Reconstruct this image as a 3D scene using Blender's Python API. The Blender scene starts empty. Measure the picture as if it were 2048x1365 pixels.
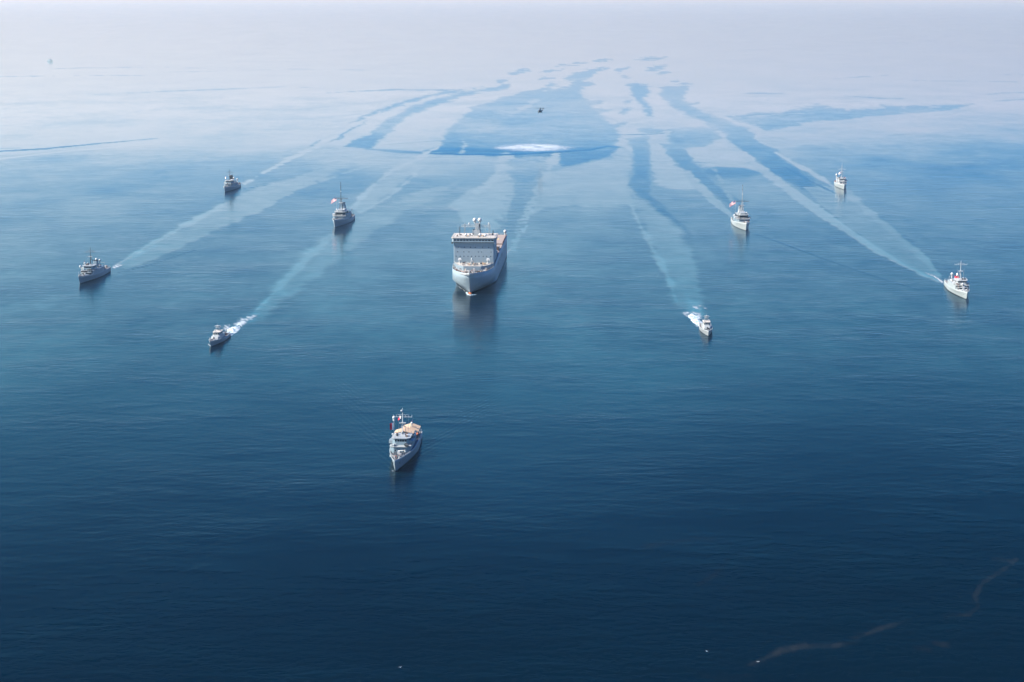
import bpy, bmesh, math, random
import numpy as np
from mathutils import Vector, Matrix
R = math.radians
scene = bpy.context.scene
col = scene.collection

# ------------------------------------------------------------------ camera
# The aircraft flies at 175 m; measurements below are taken on a 2048 px wide map of the sea
F, HCAM, YH, CX, CY = 3780.0, 175.0, -5.0, 1024.0, 682.5
PITCH = math.atan((CY - YH) / F)
cd = bpy.data.cameras.new('camera')
cam = bpy.data.objects.new('camera', cd); col.objects.link(cam)
cam.location = (0, 0, HCAM)
cam.rotation_euler = (math.pi / 2 - PITCH, 0, 0)
cd.lens = F / 2048 * 36.0; cd.sensor_width = 36.0
cd.clip_start = 1.0; cd.clip_end = 200000.0
scene.camera = cam

# ------------------------------------------------------------------ sky, sun, exposure
SUN_EL, SUN_AZ = R(42), math.atan2(-0.97, -0.24)          # azimuth measured from +Y towards +X
w = bpy.data.worlds.new('World'); scene.world = w; w.use_nodes = True
nt = w.node_tree; nt.nodes.clear()
out = nt.nodes.new('ShaderNodeOutputWorld'); bg = nt.nodes.new('ShaderNodeBackground')
sky = nt.nodes.new('ShaderNodeTexSky'); sky.sky_type = 'NISHITA'; sky.sun_disc = False
sky.sun_elevation = SUN_EL; sky.sun_rotation = SUN_AZ
sky.altitude = 0; sky.air_density = 1.0; sky.dust_density = 0.6; sky.ozone_density = 3.0
bg.inputs['Strength'].default_value = 0.05
sg = nt.nodes.new('ShaderNodeGamma'); sg.inputs[1].default_value = 1.95          # clear dry air: deep blue overhead, pale rim
tint = nt.nodes.new('ShaderNodeMix'); tint.data_type = 'RGBA'; tint.blend_type = 'MULTIPLY'; tint.inputs[0].default_value = 1.0
tint.inputs[7].default_value = (.18, .54, .86, 1)
nt.links.new(sky.outputs[0], sg.inputs[0]); nt.links.new(sg.outputs[0], tint.inputs[6])
# the pale, dusty rim of the sky: whitest low down and towards the sun's side (left)
tc = nt.nodes.new('ShaderNodeTexCoord'); sx = nt.nodes.new('ShaderNodeSeparateXYZ'); nt.links.new(tc.outputs['Generated'], sx.inputs[0])
def wmath(op, a, b=None):
    nd = nt.nodes.new('ShaderNodeMath'); nd.operation = op
    for i_, v_ in enumerate((a, b)):
        if v_ is None: continue
        if isinstance(v_, (int, float)): nd.inputs[i_].default_value = v_
        else: nt.links.new(v_, nd.inputs[i_])
    return nd.outputs[0]
rimz = wmath('MULTIPLY', wmath('MAXIMUM', sx.outputs[2], 0.0), 7.2)
rimf = wmath('EXPONENT', wmath('MULTIPLY', wmath('MULTIPLY', rimz, rimz), -1.0))
side = nt.nodes.new('ShaderNodeMapRange'); nt.links.new(sx.outputs[0], side.inputs[0])
for i_, v_ in ((1, -.28), (2, .28), (3, 0.0), (4, 1.0)): side.inputs[i_].default_value = v_
rimc = nt.nodes.new('ShaderNodeMix'); rimc.data_type = 'RGBA'; nt.links.new(side.outputs[0], rimc.inputs[0])
rimc.inputs[6].default_value = (5.2, 5.25, 5.45, 1); rimc.inputs[7].default_value = (3.15, 3.45, 4.3, 1)
skm = nt.nodes.new('ShaderNodeMix'); skm.data_type = 'RGBA'; nt.links.new(rimf, skm.inputs[0])
dk = nt.nodes.new('ShaderNodeMix'); dk.data_type = 'RGBA'; dk.blend_type = 'DARKEN'; dk.inputs[0].default_value = 1.0
nt.links.new(tint.outputs[2], dk.inputs[6]); dk.inputs[7].default_value = (4.2, 5.2, 8.0, 1); nt.links.new(dk.outputs[2], skm.inputs[6]); nt.links.new(rimc.outputs[2], skm.inputs[7])
nt.links.new(skm.outputs[2], bg.inputs[0]); nt.links.new(bg.outputs[0], out.inputs[0])
sd = bpy.data.lights.new('sun', 'SUN'); sd.energy = 5.0; sd.angle = R(0.5); sd.color = (1, 0.93, 0.84)
sun = bpy.data.objects.new('sun', sd); col.objects.link(sun)
sdir = Vector((math.sin(SUN_AZ) * math.cos(SUN_EL), math.cos(SUN_AZ) * math.cos(SUN_EL), math.sin(SUN_EL)))
sun.rotation_euler = sdir.to_track_quat('Z', 'Y').to_euler(); sun.location = (0, 0, 500)
scene.view_settings.view_transform = 'Standard'; scene.view_settings.look = 'None'
scene.view_settings.exposure = 1.58; scene.view_settings.gamma = 1.0
scene.cycles.volume_bounces = 2
scene.cycles.sample_clamp_indirect = 6.0

def ground(px, py, z=0.0):
    """map pixel -> point on the plane z (metres)"""
    cp, sp = math.cos(PITCH), math.sin(PITCH)
    u, v = (px - CX) / F, (CY - py) / F
    d = (u, cp + v * sp, -sp + v * cp)
    t = (z - HCAM) / d[2]
    return Vector((d[0] * t, d[1] * t, z))
def to_px(x, y, z=0.0):
    cp, sp = math.cos(PITCH), math.sin(PITCH)
    dz = z - HCAM
    dep = y * cp - dz * sp
    up = y * sp + dz * cp
    return CX + F * x / dep, CY - F * up / dep
# ------------------------------------------------------------------ water
def hash2(ix, iy, seed):
    h = (ix.astype(np.int64) * 374761393 + iy.astype(np.int64) * 668265263 + seed * 974634777) & 0x7fffffff
    h = ((h ^ (h >> 13)) * 1274126177) & 0x7fffffff
    h = h ^ (h >> 16)
    return (h & 0xffff) / 65535.0
def vnoise(x, y, seed=0):
    ix, iy = np.floor(x), np.floor(y)
    fx, fy = x - ix, y - iy
    fx = fx * fx * (3 - 2 * fx); fy = fy * fy * (3 - 2 * fy)
    a, b = hash2(ix, iy, seed), hash2(ix + 1, iy, seed)
    c, d = hash2(ix, iy + 1, seed), hash2(ix + 1, iy + 1, seed)
    return (a * (1 - fx) + b * fx) * (1 - fy) + (c * (1 - fx) + d * fx) * fy * 1.0
def fbm(x, y, seed=0, octv=4):
    s, a, t = 0, 0.5, 0
    for o in range(octv):
        s = s + a * vnoise(x * 2 ** o, y * 2 ** o, seed + o * 17); t += a; a *= 0.55
    return s / t * 2 - 1
def sstep(a, b, x):
    t = np.clip((x - a) / (b - a), 0, 1); return t * t * (3 - 2 * t)
def seg_dist(PX, PY, x0, y0, x1, y1, ys=1.0):
    dx, dy = x1 - x0, (y1 - y0) * ys
    t = np.clip(((PX - x0) * dx + (PY - y0) * ys * dy) / max(dx * dx + dy * dy, 1e-9), 0, 1)
    return np.hypot(PX - x0 - t * dx, (PY - y0) * ys - t * dy), t

rows = list(np.arange(YH + 8.2, 60, 1.5)) + list(np.arange(60, 340, 1.25)) + list(np.arange(340, 720, 2.2)) \
     + list(np.arange(720, 1010, 2.2)) + list(np.arange(1010, 1420, 4.5)) + [1500, 1650, 1900, 2300, 3200, 6000]
tcol = np.concatenate([np.linspace(-math.pi, -0.6, 40), np.linspace(-0.58, -0.30, 60), np.arange(-0.29, 0.29, 0.00062), np.linspace(0.30, 0.58, 60), np.linspace(0.6, math.pi, 40)])
# ring radii on the sea and bearings from the point below the camera
rr = np.array([ground(CX, y).y for y in rows])
rr = np.concatenate([[90000.0], rr, [5.0]])
nr, nc = len(rr), len(tcol)
# fan of straight rows in front, rings elsewhere
TT, RR = np.meshgrid(tcol, rr)
inner = np.clip(np.abs(TT), 0, 0.6)
fac = 1 / np.cos(inner)
X = RR * fac * np.sin(TT); Y = RR * fac * np.cos(TT)
dep = Y * math.cos(PITCH) + HCAM * math.sin(PITCH)
ok = Y > 50
dd = np.where(ok, dep, 1e9)
PX = np.where(ok, CX + F * X / dd, -9999.0)
PY = np.where(ok, CY - F * (Y * math.sin(PITCH) - HCAM * math.cos(PITCH)) / dd, -9999.0)

# calmness of the surface: 1 = oily slick mirroring the low sky, 0 = wind ruffled and darker
n1 = fbm(X / 34.0, Y / 60.0, 3, 4)          # ragged edges of the slicks, 20-60 m
n2 = fbm(X / 9.0, Y / 16.0, 9, 3)
nbig = fbm(X / 420.0, Y / 900.0, 21, 4)
nmid = fbm(X / 90.0, Y / 160.0, 31, 4)
ragged = (1.9 * n1 + 1.3 * n2) * (1 - .15 * sstep(330, 420, PY))
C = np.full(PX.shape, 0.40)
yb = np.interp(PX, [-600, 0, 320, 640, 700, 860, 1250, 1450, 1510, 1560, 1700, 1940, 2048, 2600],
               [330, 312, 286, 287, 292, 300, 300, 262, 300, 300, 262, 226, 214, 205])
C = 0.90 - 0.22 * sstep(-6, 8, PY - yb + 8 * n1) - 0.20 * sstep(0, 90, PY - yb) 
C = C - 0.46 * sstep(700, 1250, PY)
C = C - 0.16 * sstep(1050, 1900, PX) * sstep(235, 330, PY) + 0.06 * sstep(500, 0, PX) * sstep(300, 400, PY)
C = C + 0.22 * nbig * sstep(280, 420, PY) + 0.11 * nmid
B0 = C.copy()
def lay(mask, val, alpha=1.0):
    global C
    C = C + (val - C) * mask * alpha
def poly(pts, val, soft=5.0, jag=6.0, ys=2.0, alpha=1.0, box=40):
    P = np.array(pts, float)
    sel = (PX > P[:, 0].min() - box) & (PX < P[:, 0].max() + box) & (PY > P[:, 1].min() - box / 2) & (PY < P[:, 1].max() + box / 2)
    x, y = PX[sel], PY[sel]
    d = np.full(x.shape, 1e9); ins = np.zeros(x.shape, bool)
    for i in range(len(P)):
        x0, y0 = P[i]; x1, y1 = P[(i + 1) % len(P)]
        dd_, _ = seg_dist(x, y, x0, y0, x1, y1, ys); d = np.minimum(d, dd_)
        c = ((y0 > y) != (y1 > y)) & (x < (x1 - x0) * (y - y0) / ((y1 - y0) if y1 != y0 else 1e-9) + x0)
        ins ^= c
    sdist = np.where(ins, d, -d) + jag * ragged[sel]
    m = np.zeros(PX.shape); m[sel] = sstep(-soft, soft, sdist)
    lay(m, val, alpha)
def strip_mask(pts, soft=3.0, jag=4.0, ys=2.0, box=50):
    """pts: (x, y, half width)"""
    P = np.array(pts, float)
    sel = (PX > P[:, 0].min() - box) & (PX < P[:, 0].max() + box) & (PY > P[:, 1].min() - box / 2) & (PY < P[:, 1].max() + box / 2)
    x, y = PX[sel], PY[sel]; best = np.full(x.shape, -1e9)
    for i in range(len(P) - 1):
        dd_, t = seg_dist(x, y, P[i, 0], P[i, 1], P[i + 1, 0], P[i + 1, 1], ys)
        best = np.maximum(best, P[i, 2] + (P[i + 1, 2] - P[i, 2]) * t - dd_)
    m = np.zeros(PX.shape); m[sel] = sstep(-soft, soft, best + jag * ragged[sel])
    return m
def strip(pts, val, soft=3.0, jag=4.0, ys=2.0, alpha=1.0):
    lay(strip_mask(pts, soft, jag, ys), val, alpha)
def z4(*p): return [(600 + a / 2.56, 80 + b / 2.56) for a, b in p]
def z6(*p): return [(1200 + a / 2.415, 80 + b / 2.415) for a, b in p]
def z5(*p): return [(a / 2.926, 80 + b / 2.926) for a, b in p]

# long streaks near the horizon
for pts, v, a in (
    ([(-60, 155, 1), (120, 152, 1.6), (290, 151, .4)], .1, .8), ([(90, 138, .5), (250, 135, 1.2), (395, 136, .5)], .2, .7),
    ([(330, 143, .5), (400, 143.5, 1.2), (440, 143, .4)], .2, .6), ([(450, 141, .4), (600, 139, 1), (800, 141, .4)], .2, .6),
    ([(190, 190, .6), (330, 183, 2.5), (450, 179, 3.5), (570, 174, 2), (640, 176, .5)], .2, .85),
    ([(340, 252, 1), (460, 241, 4), (620, 238, 5), (720, 228, 4)], .5, .55), ([(560, 222, 1), (700, 210, 3), (800, 200, 2)], .45, .5),
    ([(655, 186, 1), (780, 180, 4), (880, 180, 4), (930, 181, .5)], .0, .9),
    ([(1480, 187, .5), (1520, 187, 4), (1575, 188, .5)], .1, .9), ([(1662, 158, .6), (1715, 155, 2), (1775, 151, .4)], .1, .8),
    ([(1690, 193, .5), (1720, 194, 3), (1760, 197, 2), (1808, 198, .5)], .0, .9), ([(1825, 161, .5), (1860, 162, 1.4), (2100, 165, 1.2)], .1, .7),
    ([(1965, 190, .5), (2010, 186, 3), (2100, 184, 4)], .0, .8), ([(1985, 203, 2), (2100, 196, 6)], .0, .8), ([(2000, 150, .6), (2100, 150, 1)], .2, .7),
    ([(-60, 306, 3), (90, 298, 5), (200, 287, 4), (315, 277, 3)], .0, .95)):
    strip(pts, v, soft=1.2, jag=2.0, ys=3.5, alpha=a)
strip([(-60, 324, 3), (120, 304, 3), (230, 294, 3), (330, 286, 1)], 1.0, soft=2, jag=1, ys=2.5, alpha=.8)
strip([(-60, 300, 2), (40, 296, 2)], .4, soft=2, jag=1, ys=2.5, alpha=.8)
for x, y, a, b in ((1040, 146, 22, 5), (1052, 139, 14, 3), (1105, 142, 26, 5), (1092, 158, 18, 4), (1208, 121, 22, 4), (1243, 140, 15, 7), (1300, 119, 30, 5),
                   (1312, 137, 22, 8), (1352, 162, 10, 3), (1328, 146, 12, 3), (1006, 162, 12, 4), (1130, 132, 20, 3), (1160, 128, 16, 3), (1248, 155, 8, 3), (1372, 168, 12, 3),
                   (1255, 205, 9, 7), (1250, 222, 12, 9), (1240, 250, 14, 8), (1190, 206, 20, 5), (1205, 222, 24, 4), (1385, 208, 10, 3)):
    poly([(x - a, y + b * .3), (x - a * .3, y - b * .6), (x + a, y - b * .7), (x + a * .5, y + b * .2), (x - a * .4, y + b * .8)], .05, soft=1.5, jag=5, alpha=.75)
# dark lanes that the ships left behind them
strip([(625, 293, 7), (678, 271, 11), (737, 232, 9), (795, 209, 6), (854, 193, 5), (912, 182, 4), (965, 174, 4)], .12, jag=5)
poly(z4((210, 550), (370, 560), (450, 480), (540, 400), (700, 335), (900, 272), (1062, 252), (1068, 228), (1000, 236), (850, 262), (700, 300), (560, 350), (440, 410), (350, 480), (280, 510)), .12, jag=6)
poly(z4((640, 580), (720, 540), (740, 490), (790, 440), (830, 390), (870, 350), (1000, 310), (1120, 270), (1230, 250), (1280, 222), (1325, 235), (1250, 262), (1370, 240), (1405, 215),
        (1360, 200), (1400, 172), (1500, 145), (1590, 138), (1500, 178), (1440, 205), (1490, 225), (1440, 270), (1480, 330), (1520, 370), (1560, 410), (1620, 440), (1640, 490), (1660, 545),
        (1600, 600), (1340, 655), (1320, 600), (1040, 595), (820, 585)), .20, jag=7)
strip([(1020, 232, 2), (1050, 215, 5), (1075, 200, 3)], .7, alpha=.5)
strip([(900, 262, 1), (985, 258, 6), (1100, 256, 6), (1190, 262, 2)], .35, soft=5, alpha=.8)
strip([(905, 240, 1), (1000, 226, 7), (1180, 230, 9), (1230, 240, 2)], .3, soft=6, alpha=.7)
strip([(1290, 260, 8), (1400, 262, 10), (1440, 268, 6)], .25, soft=3, jag=8)
poly(z4((1672, 235), (1720, 226), (1778, 230), (1792, 262), (1770, 290), (1750, 300), (1800, 340), (1808, 392), (1775, 395), (1762, 345), (1720, 312), (1700, 272)), .05, jag=6)
# waters below the dark lane: light streams
poly(z4((1340, 660), (1600, 604), (1640, 500), (1700, 560), (1705, 640), (1680, 740), (1725, 840), (1650, 845), (1300, 850), (1180, 890), (1200, 780), (1280, 680)), .72, jag=6)
poly(z4((1790, 520), (1860, 480), (1960, 620), (2048, 760), (1960, 760), (1840, 760), (1795, 700)), .80, jag=8)
poly(z6((600, 430), (660, 520), (760, 610), (780, 640), (660, 620), (560, 615), (470, 600), (410, 550), (430, 510), (530, 500)), .85, jag=8)
poly(z4((1680, 508), (1780, 498), (1792, 560), (1785, 620), (1800, 700), (1800, 790), (1900, 880), (2000, 1000), (1860, 1020), (1760, 950), (1720, 830), (1682, 740), (1710, 630), (1690, 560)), .34, jag=6)
poly([(1403, 345), (1432, 334), (1490, 336), (1526, 347), (1490, 355), (1448, 356)], .32, jag=3)
poly(z6((290, 500), (400, 510), (430, 560), (470, 620), (560, 700), (700, 800), (620, 790), (520, 720), (430, 650), (340, 560)), .32, jag=6)
poly([(1345, 255), (1432, 256), (1438, 275), (1407, 291), (1366, 297), (1330, 280)], .32, jag=7)
poly(z6((290, 232), (440, 212), (410, 250), (400, 290), (480, 340), (600, 390), (720, 425), (765, 490), (850, 530), (900, 580), (1000, 660), (1130, 750), (1250, 850), (1150, 830), (1000, 740), (860, 660),
        (760, 600), (700, 550), (622, 500), (620, 462), (560, 430), (430, 372), (350, 330), (310, 290)), .24, jag=7)
# right: wind streaks
poly([(1457, 232), (1560, 222), (1639, 211), (1697, 221), (1780, 212), (1945, 209), (1910, 221), (1780, 231), (1614, 247), (1531, 264), (1515, 254)], .12, jag=11, ys=3)
strip([(1480, 235, 1), (1560, 229, 3), (1630, 226, 2)], .75, jag=2, ys=3)
poly([(1510, 276), (1573, 257), (1738, 235), (1862, 226), (1960, 216), (1900, 232), (1821, 236), (1718, 247), (1780, 257), (1945, 247), (2048, 240), (2048, 246), (1821, 265), (1655, 285), (1560, 296), (1531, 290)], .72, soft=4, jag=5, ys=3)
# wakes
strip([(1462, 290, 7), (1500, 320, 9), (1556, 362, 10), (1610, 402, 12), (1680, 452, 12), (1760, 502, 11), (1830, 540, 8), (1878, 562, 3)], .78, jag=4)
poly([(1650, 372), (1700, 380), (1738, 418), (1780, 449), (1838, 498), (1880, 545), (1880, 560), (1821, 535), (1751, 492), (1697, 455), (1650, 415), (1600, 372)], .62, soft=3, jag=4, alpha=.9)
strip([(1690, 384, 4), (1738, 424, 8), (1790, 468, 10), (1846, 516, 8), (1878, 550, 3)], .68, soft=4, jag=4)
strip([(1552, 306, 4), (1600, 333, 6), (1640, 354, 6), (1668, 374, 3)], .85, jag=2)
strip([(1570, 335, 1), (1620, 362, 2.5), (1670, 386, 2)], .05, soft=1, jag=2, alpha=.7)
strip([(1375, 345, 7), (1405, 380, 9), (1440, 412, 9), (1472, 440, 4)], .72, jag=4)
strip([(1430, 340, 3), (1455, 385, 4), (1470, 410, 3)], .55, jag=4)
strip([(1500, 465, 1), (1560, 485, 2), (1640, 515, 1.5), (1740, 550, 1.5), (1870, 590, 1)], .0, soft=1, jag=1.5, alpha=.45)
strip([(1500, 448, 1), (1540, 425, 1.5)], .0, soft=1, jag=1.5, alpha=.45)
poly([(1256, 375), (1270, 420), (1283, 453), (1308, 506), (1330, 548), (1338, 600), (1375, 630), (1405, 630), (1408, 593), (1395, 535), (1372, 480), (1335, 435), (1300, 405)], .66, soft=8, jag=8)
strip([(1262, 410, 6), (1283, 455, 8), (1312, 510, 8), (1338, 556, 7), (1352, 600, 5)], .82, soft=5, jag=6, alpha=.8)
strip([(489, 367, 3), (547, 335, 6), (615, 301, 8), (649, 284, 7), (700, 253, 6), (760, 226, 3)], .92, jag=4)
strip([(486, 378, 1), (560, 366, 1.5), (635, 350, 1)], .0, soft=1, jag=1, alpha=.6)
strip([(484, 387, 2), (560, 378, 3), (640, 362, 5), (740, 330, 5), (800, 310, 4)], .66, soft=3, jag=4)
poly([(228, 531), (307, 480), (342, 459), (444, 408), (489, 385), (560, 362), (632, 338), (705, 315), (700, 332), (632, 362), (560, 398), (513, 425), (430, 462), (330, 510), (250, 538)], .66, soft=4, jag=5)
strip([(232, 531, 3), (307, 484, 6), (370, 452, 7), (444, 412, 5)], .78, soft=3, jag=4)
strip([(300, 520, 2), (386, 475, 5), (460, 442, 6), (540, 405, 6), (632, 358, 5), (690, 335, 3)], .66, soft=3, jag=4)
strip([(236, 545, 1), (300, 530, 1.5), (390, 500, 1.5)], .0, soft=1, jag=1.5, alpha=.5)
poly([(705, 414), (737, 374), (776, 342), (819, 314), (852, 304), (885, 304), (850, 330), (819, 356), (772, 392), (722, 424)], .70, soft=4, jag=5)
strip([(712, 408, 3), (745, 372, 5), (785, 341, 5), (860, 306, 6)], .80, jag=4)
strip([(722, 424, 2), (780, 392, 4), (830, 350, 5)], .76, jag=4)
strip([(690, 500, 6), (760, 450, 10), (830, 412, 10), (912, 381, 7), (940, 373, 5)], .58, soft=5, jag=6)
poly([(497, 628), (560, 560), (610, 505), (650, 472), (700, 445), (790, 400), (870, 372), (930, 360), (840, 410), (760, 452), (690, 505), (620, 562), (560, 610), (525, 640)], .66, soft=9, jag=8)
strip([(510, 622, 4), (565, 568, 7), (620, 512, 8), (655, 480, 6)], .80, soft=5, jag=6, alpha=.8)
# the water behind the large ship
poly([(1000, 306), (1026, 306), (1020, 340), (1030, 380), (1010, 440), (985, 470), (940, 450), (900, 410), (930, 385), (975, 362)], .74, soft=4, jag=6)
strip([(1012, 306, 9), (1003, 335, 9), (985, 360, 9), (955, 385, 8)], .82, jag=5)
strip([(1114, 306, 8), (1100, 335, 8), (1080, 368, 8), (1062, 410, 8), (1045, 450, 7), (1025, 500, 5)], .76, jag=6)
for k in range(26):
    yy = 312 + k * 6.5; xc = 1058 - k * 1.6
    strip([(xc - 26 + 9 * math.sin(k * 2.1), yy + 2 * math.sin(k * 5.3), .1), (xc + 6 * math.sin(k), yy + 1, 1.4), (xc + 26 + 9 * math.sin(k * 1.3), yy - 1, .1)], .12, soft=2.5, jag=5, alpha=.40)
# dark ring pressed into the sea by the rotor downwash
strip([(735, 298, 2), (802, 304, 6), (852, 306, 4)], .0, soft=4, jag=2, ys=2.5, alpha=.7)
strip([(855, 303, 6), (880, 300, 12), (917, 300, 12), (1002, 302, 9), (1052, 303, 8), (1125, 300, 7), (1183, 297, 6), (1213, 293, 4), (1246, 295, 1)], .0, soft=7, jag=3, ys=2.5, alpha=.9)
strip([(852, 307, 2), (917, 309, 3), (1002, 309.5, 3.5), (1052, 308, 3), (1125, 304, 3), (1183, 300, 3), (1215, 293, 3), (1248, 296, 1)], -.25, soft=1.5, jag=1.5, ys=2.5)
strip([(850, 306, 4), (875, 296, 3), (880, 286, 2)], .85, jag=3); strip([(922, 305, 5), (930, 290, 4), (925, 280, 1)], .6, jag=4)
strip([(1215, 270, .6), (1270, 269.5, 2), (1328, 267.5, 1.2)], -.1, soft=1, jag=.8, ys=3)
strip([(760, 290, 1), (840, 284, 3), (960, 276, 2), (1090, 274, 1)], .25, soft=2, jag=2, ys=3, alpha=.5)

# haze over the far lanes, put into calmness as lower contrast
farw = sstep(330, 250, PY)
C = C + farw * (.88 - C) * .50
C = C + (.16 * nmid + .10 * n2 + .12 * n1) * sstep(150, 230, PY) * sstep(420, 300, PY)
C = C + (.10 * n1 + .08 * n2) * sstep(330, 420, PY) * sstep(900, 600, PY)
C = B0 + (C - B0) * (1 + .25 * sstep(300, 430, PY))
# foam, churned water and floating scum
foam = np.zeros(PX.shape); aer = np.zeros(PX.shape); scum = np.zeros(PX.shape)
def addf(arr, m, v): np.maximum(arr, m * v, out=arr)
fr = fbm(X / 3.2, Y / 7.0, 77, 4); fr2 = fbm(X / 1.2, Y / 2.6, 78, 3)
e = ((PX - 1067) / 62) ** 2 + ((PY - 295.5) / 6.5) ** 2
foam = np.maximum(foam, 1.0 * sstep(2.3, .0, e + .6 * n1 + .6 * n2) ** 1.6 * (1 - .75 * sstep(1.0, .0, ((PX - 1076) / 14) ** 2 + ((PY - 294.5) / 1.4) ** 2)))
addf(foam, strip_mask([(1868, 553, .8), (1876, 558, 1.2), (1885, 565, 1.8)], 1, 1), .8)
addf(foam, strip_mask([(1852, 547, .1), (1868, 553, .6)], 1.2, 1), .5)
addf(foam, strip_mask([(228, 536, 2.5), (236, 533, 3), (246, 530, 1)], 1.2, 1.5), .75)
addf(foam, strip_mask([(228, 534, 2), (240, 526, 1.5), (262, 516, .6)], 1.5, 1.5), .5)
addf(foam, strip_mask([(484, 366, .8), (492, 365, .3)], 1.2, 1), .4)
addf(aer, strip_mask([(236, 531, 2), (262, 518, 3), (310, 492, 3)], 4, 4), .5)
addf(aer, strip_mask([(470, 655, 7), (500, 634, 13), (530, 610, 9), (560, 580, 4)], 9, 14), .38)
addf(aer, strip_mask([(1395, 640, 7), (1388, 622, 14), (1378, 600, 10), (1368, 580, 4)], 9, 14), .38)
addf(foam, strip_mask([(478, 640, 5), (495, 636, 8), (512, 632, 4)], 3, 9) * sstep(-.1, .35, fr), .75); addf(foam, strip_mask([(448, 668, 5), (468, 656, 16), (484, 646, 7)], 4, 10) * sstep(-.25, .2, fr), .9)
addf(foam, strip_mask([(1376, 622, 6), (1392, 614, 9), (1408, 618, 5)], 3, 9) * sstep(-.05, .4, fr), .55); addf(foam, strip_mask([(1405, 655, 6), (1390, 640, 14), (1380, 627, 10)], 4, 10) * sstep(-.25, .2, fr), .9)
for pts, v in (([(1523, 1322, 3), (1563, 1302, 9), (1610, 1292, 12), (1665, 1293, 7), (1712, 1285, 1)], 1), ([(1705, 1277, 2), (1731, 1269, 4), (1771, 1254, 6), (1813, 1242, 1)], 1),
               ([(1890, 1234, 1), (1939, 1230, 3), (1957, 1214, 3), (1950, 1192, 6), (1966, 1165, 5), (2016, 1134, 2), (2032, 1120, 2)], .9), ([(1985, 1118, 1), (2030, 1124, 2)], .6),
               ([(1870, 1285, 4), (1890, 1290, 7)], .7), ([(1830, 1296, 2), (1860, 1300, 5)], .5), ([(1400, 1348, 2), (1446, 1360, 7), (1500, 1350, 2)], .7),
               ([(1290, 1095, 10), (1340, 1084, 8), (1430, 1078, 2)], .35), ([(1395, 1170, 8), (1430, 1150, 6), (1455, 1120, 2)], .4), ([(1500, 1330, 2), (1523, 1322, 3)], .7)):
    addf(scum, strip_mask([(a_, b_, c_ * .6) for a_, b_, c_ in pts], 7, 3, 1.6) * (.35 + .65 * sstep(-.35, .35, fr + .5 * fr2)), v * .55)

# thin foam where the hulls part the water
for pts, v in (([(153, 566, .3), (160, 569, 1.1), (166, 568, .4)], .9), ([(782, 943.5, .5), (791, 946, 1.0), (797, 944, .5)], .8), ([(1410, 672, .5), (1416, 674, 1.0), (1422, 671, .5)], .7), ([(417, 692, .5), (422, 695, 1.0), (430, 691, .4)], .7),
               ([(1926, 598, .4), (1932, 601, .9), (1937, 600, .4)], .7), ([(1487, 461, .4), (1492, 463, .8), (1496, 461, .3)], .6), ([(666, 455, .4), (670, 457, .8), (675, 455, .3)], .5), ([(912, 572, .3), (925, 581, .8), (934, 587, 1.0)], .6), ([(1008, 520, .5), (1015, 508, .8), (1024, 498, .3)], .35),
               ([(1880, 565, .8), (1900, 583, .5), (1924, 596, .3)], .35), ([(1000, 545, .3), (1012, 522, .8)], .4)):
    addf(foam, strip_mask([(p0, p1 - 2.4, p2) for p0, p1, p2 in pts], .8, .6), v * .8)
# divergent bow waves: amplitude and phase, in metres of the sea
kamp = np.zeros(PX.shape); kph = np.zeros(PX.shape)
def kelvin(bow, tip, lam, width, amp, curve=0.0):
    global kamp, kph
    b, t = ground(*bow), ground(*tip)
    dx, dy = t.x - b.x, t.y - b.y; L = math.hypot(dx, dy); dx /= L; dy /= L
    u = (X - b.x) * dx + (Y - b.y) * dy
    side = 1 if dx < 0 else -1
    v = ((X - b.x) * -dy + (Y - b.y) * dx) * side     # positive towards the ship's stern side
    v = v + curve * (u / L) ** 2 * width
    wdt = width * (0.35 + 0.9 * np.clip(u / L, 0, 1.3))
    a = np.exp(-((v / wdt) ** 2)) * sstep(-2, 8, u) * sstep(L * 1.25, L * .35, u)
    m = a * amp > kamp
    ph = (v - .16 * u) / lam * 2 * math.pi
    kph = np.where(m, ph, kph); kamp = np.where(m, a * amp, kamp)
kelvin((783, 943), (672, 745), 2.6, 6.5, 1.0)
kelvin((797, 943), (1010, 775), 2.6, 6.5, 1.0)
kelvin((930, 590), (830, 520), 5, 8, .45)
kelvin((950, 590), (1110, 520), 5, 8, .45)
kelvin((1415, 672), (1470, 640), 1.8, 3, .6); kelvin((1408, 672), (1375, 655), 1.8, 3, .6)
kelvin((424, 692), (520, 655), 1.8, 4, .6)
kelvin((1488, 461), (1640, 440), 3.0, 5, .5); kelvin((668, 458), (560, 420), 3, 5, .5)

# per vertex data -> one sea mesh
me = bpy.data.meshes.new('water')
N = nr * nc
co = np.zeros((N, 3), np.float32); co[:, 0] = X.ravel(); co[:, 1] = Y.ravel()
me.vertices.add(N); me.vertices.foreach_set('co', co.ravel())
i = np.arange(nr - 1)[:, None] * nc + np.arange(nc - 1)[None, :]
q = np.stack([i, i + nc, i + nc + 1, i + 1], -1).reshape(-1, 4).astype(np.int32)
me.loops.add(q.size); me.polygons.add(len(q))
me.polygons.foreach_set('loop_start', np.arange(0, q.size, 4, dtype=np.int32))
me.polygons.foreach_set('loop_total', np.full(len(q), 4, np.int32))
me.loops.foreach_set('vertex_index', q.ravel())
me.update(); me.validate()
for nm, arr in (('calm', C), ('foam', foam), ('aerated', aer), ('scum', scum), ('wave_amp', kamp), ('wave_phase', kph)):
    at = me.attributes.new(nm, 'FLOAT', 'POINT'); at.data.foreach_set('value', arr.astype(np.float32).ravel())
water = bpy.data.objects.new('water', me); col.objects.link(water); water['kind'] = 'structure'
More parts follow.
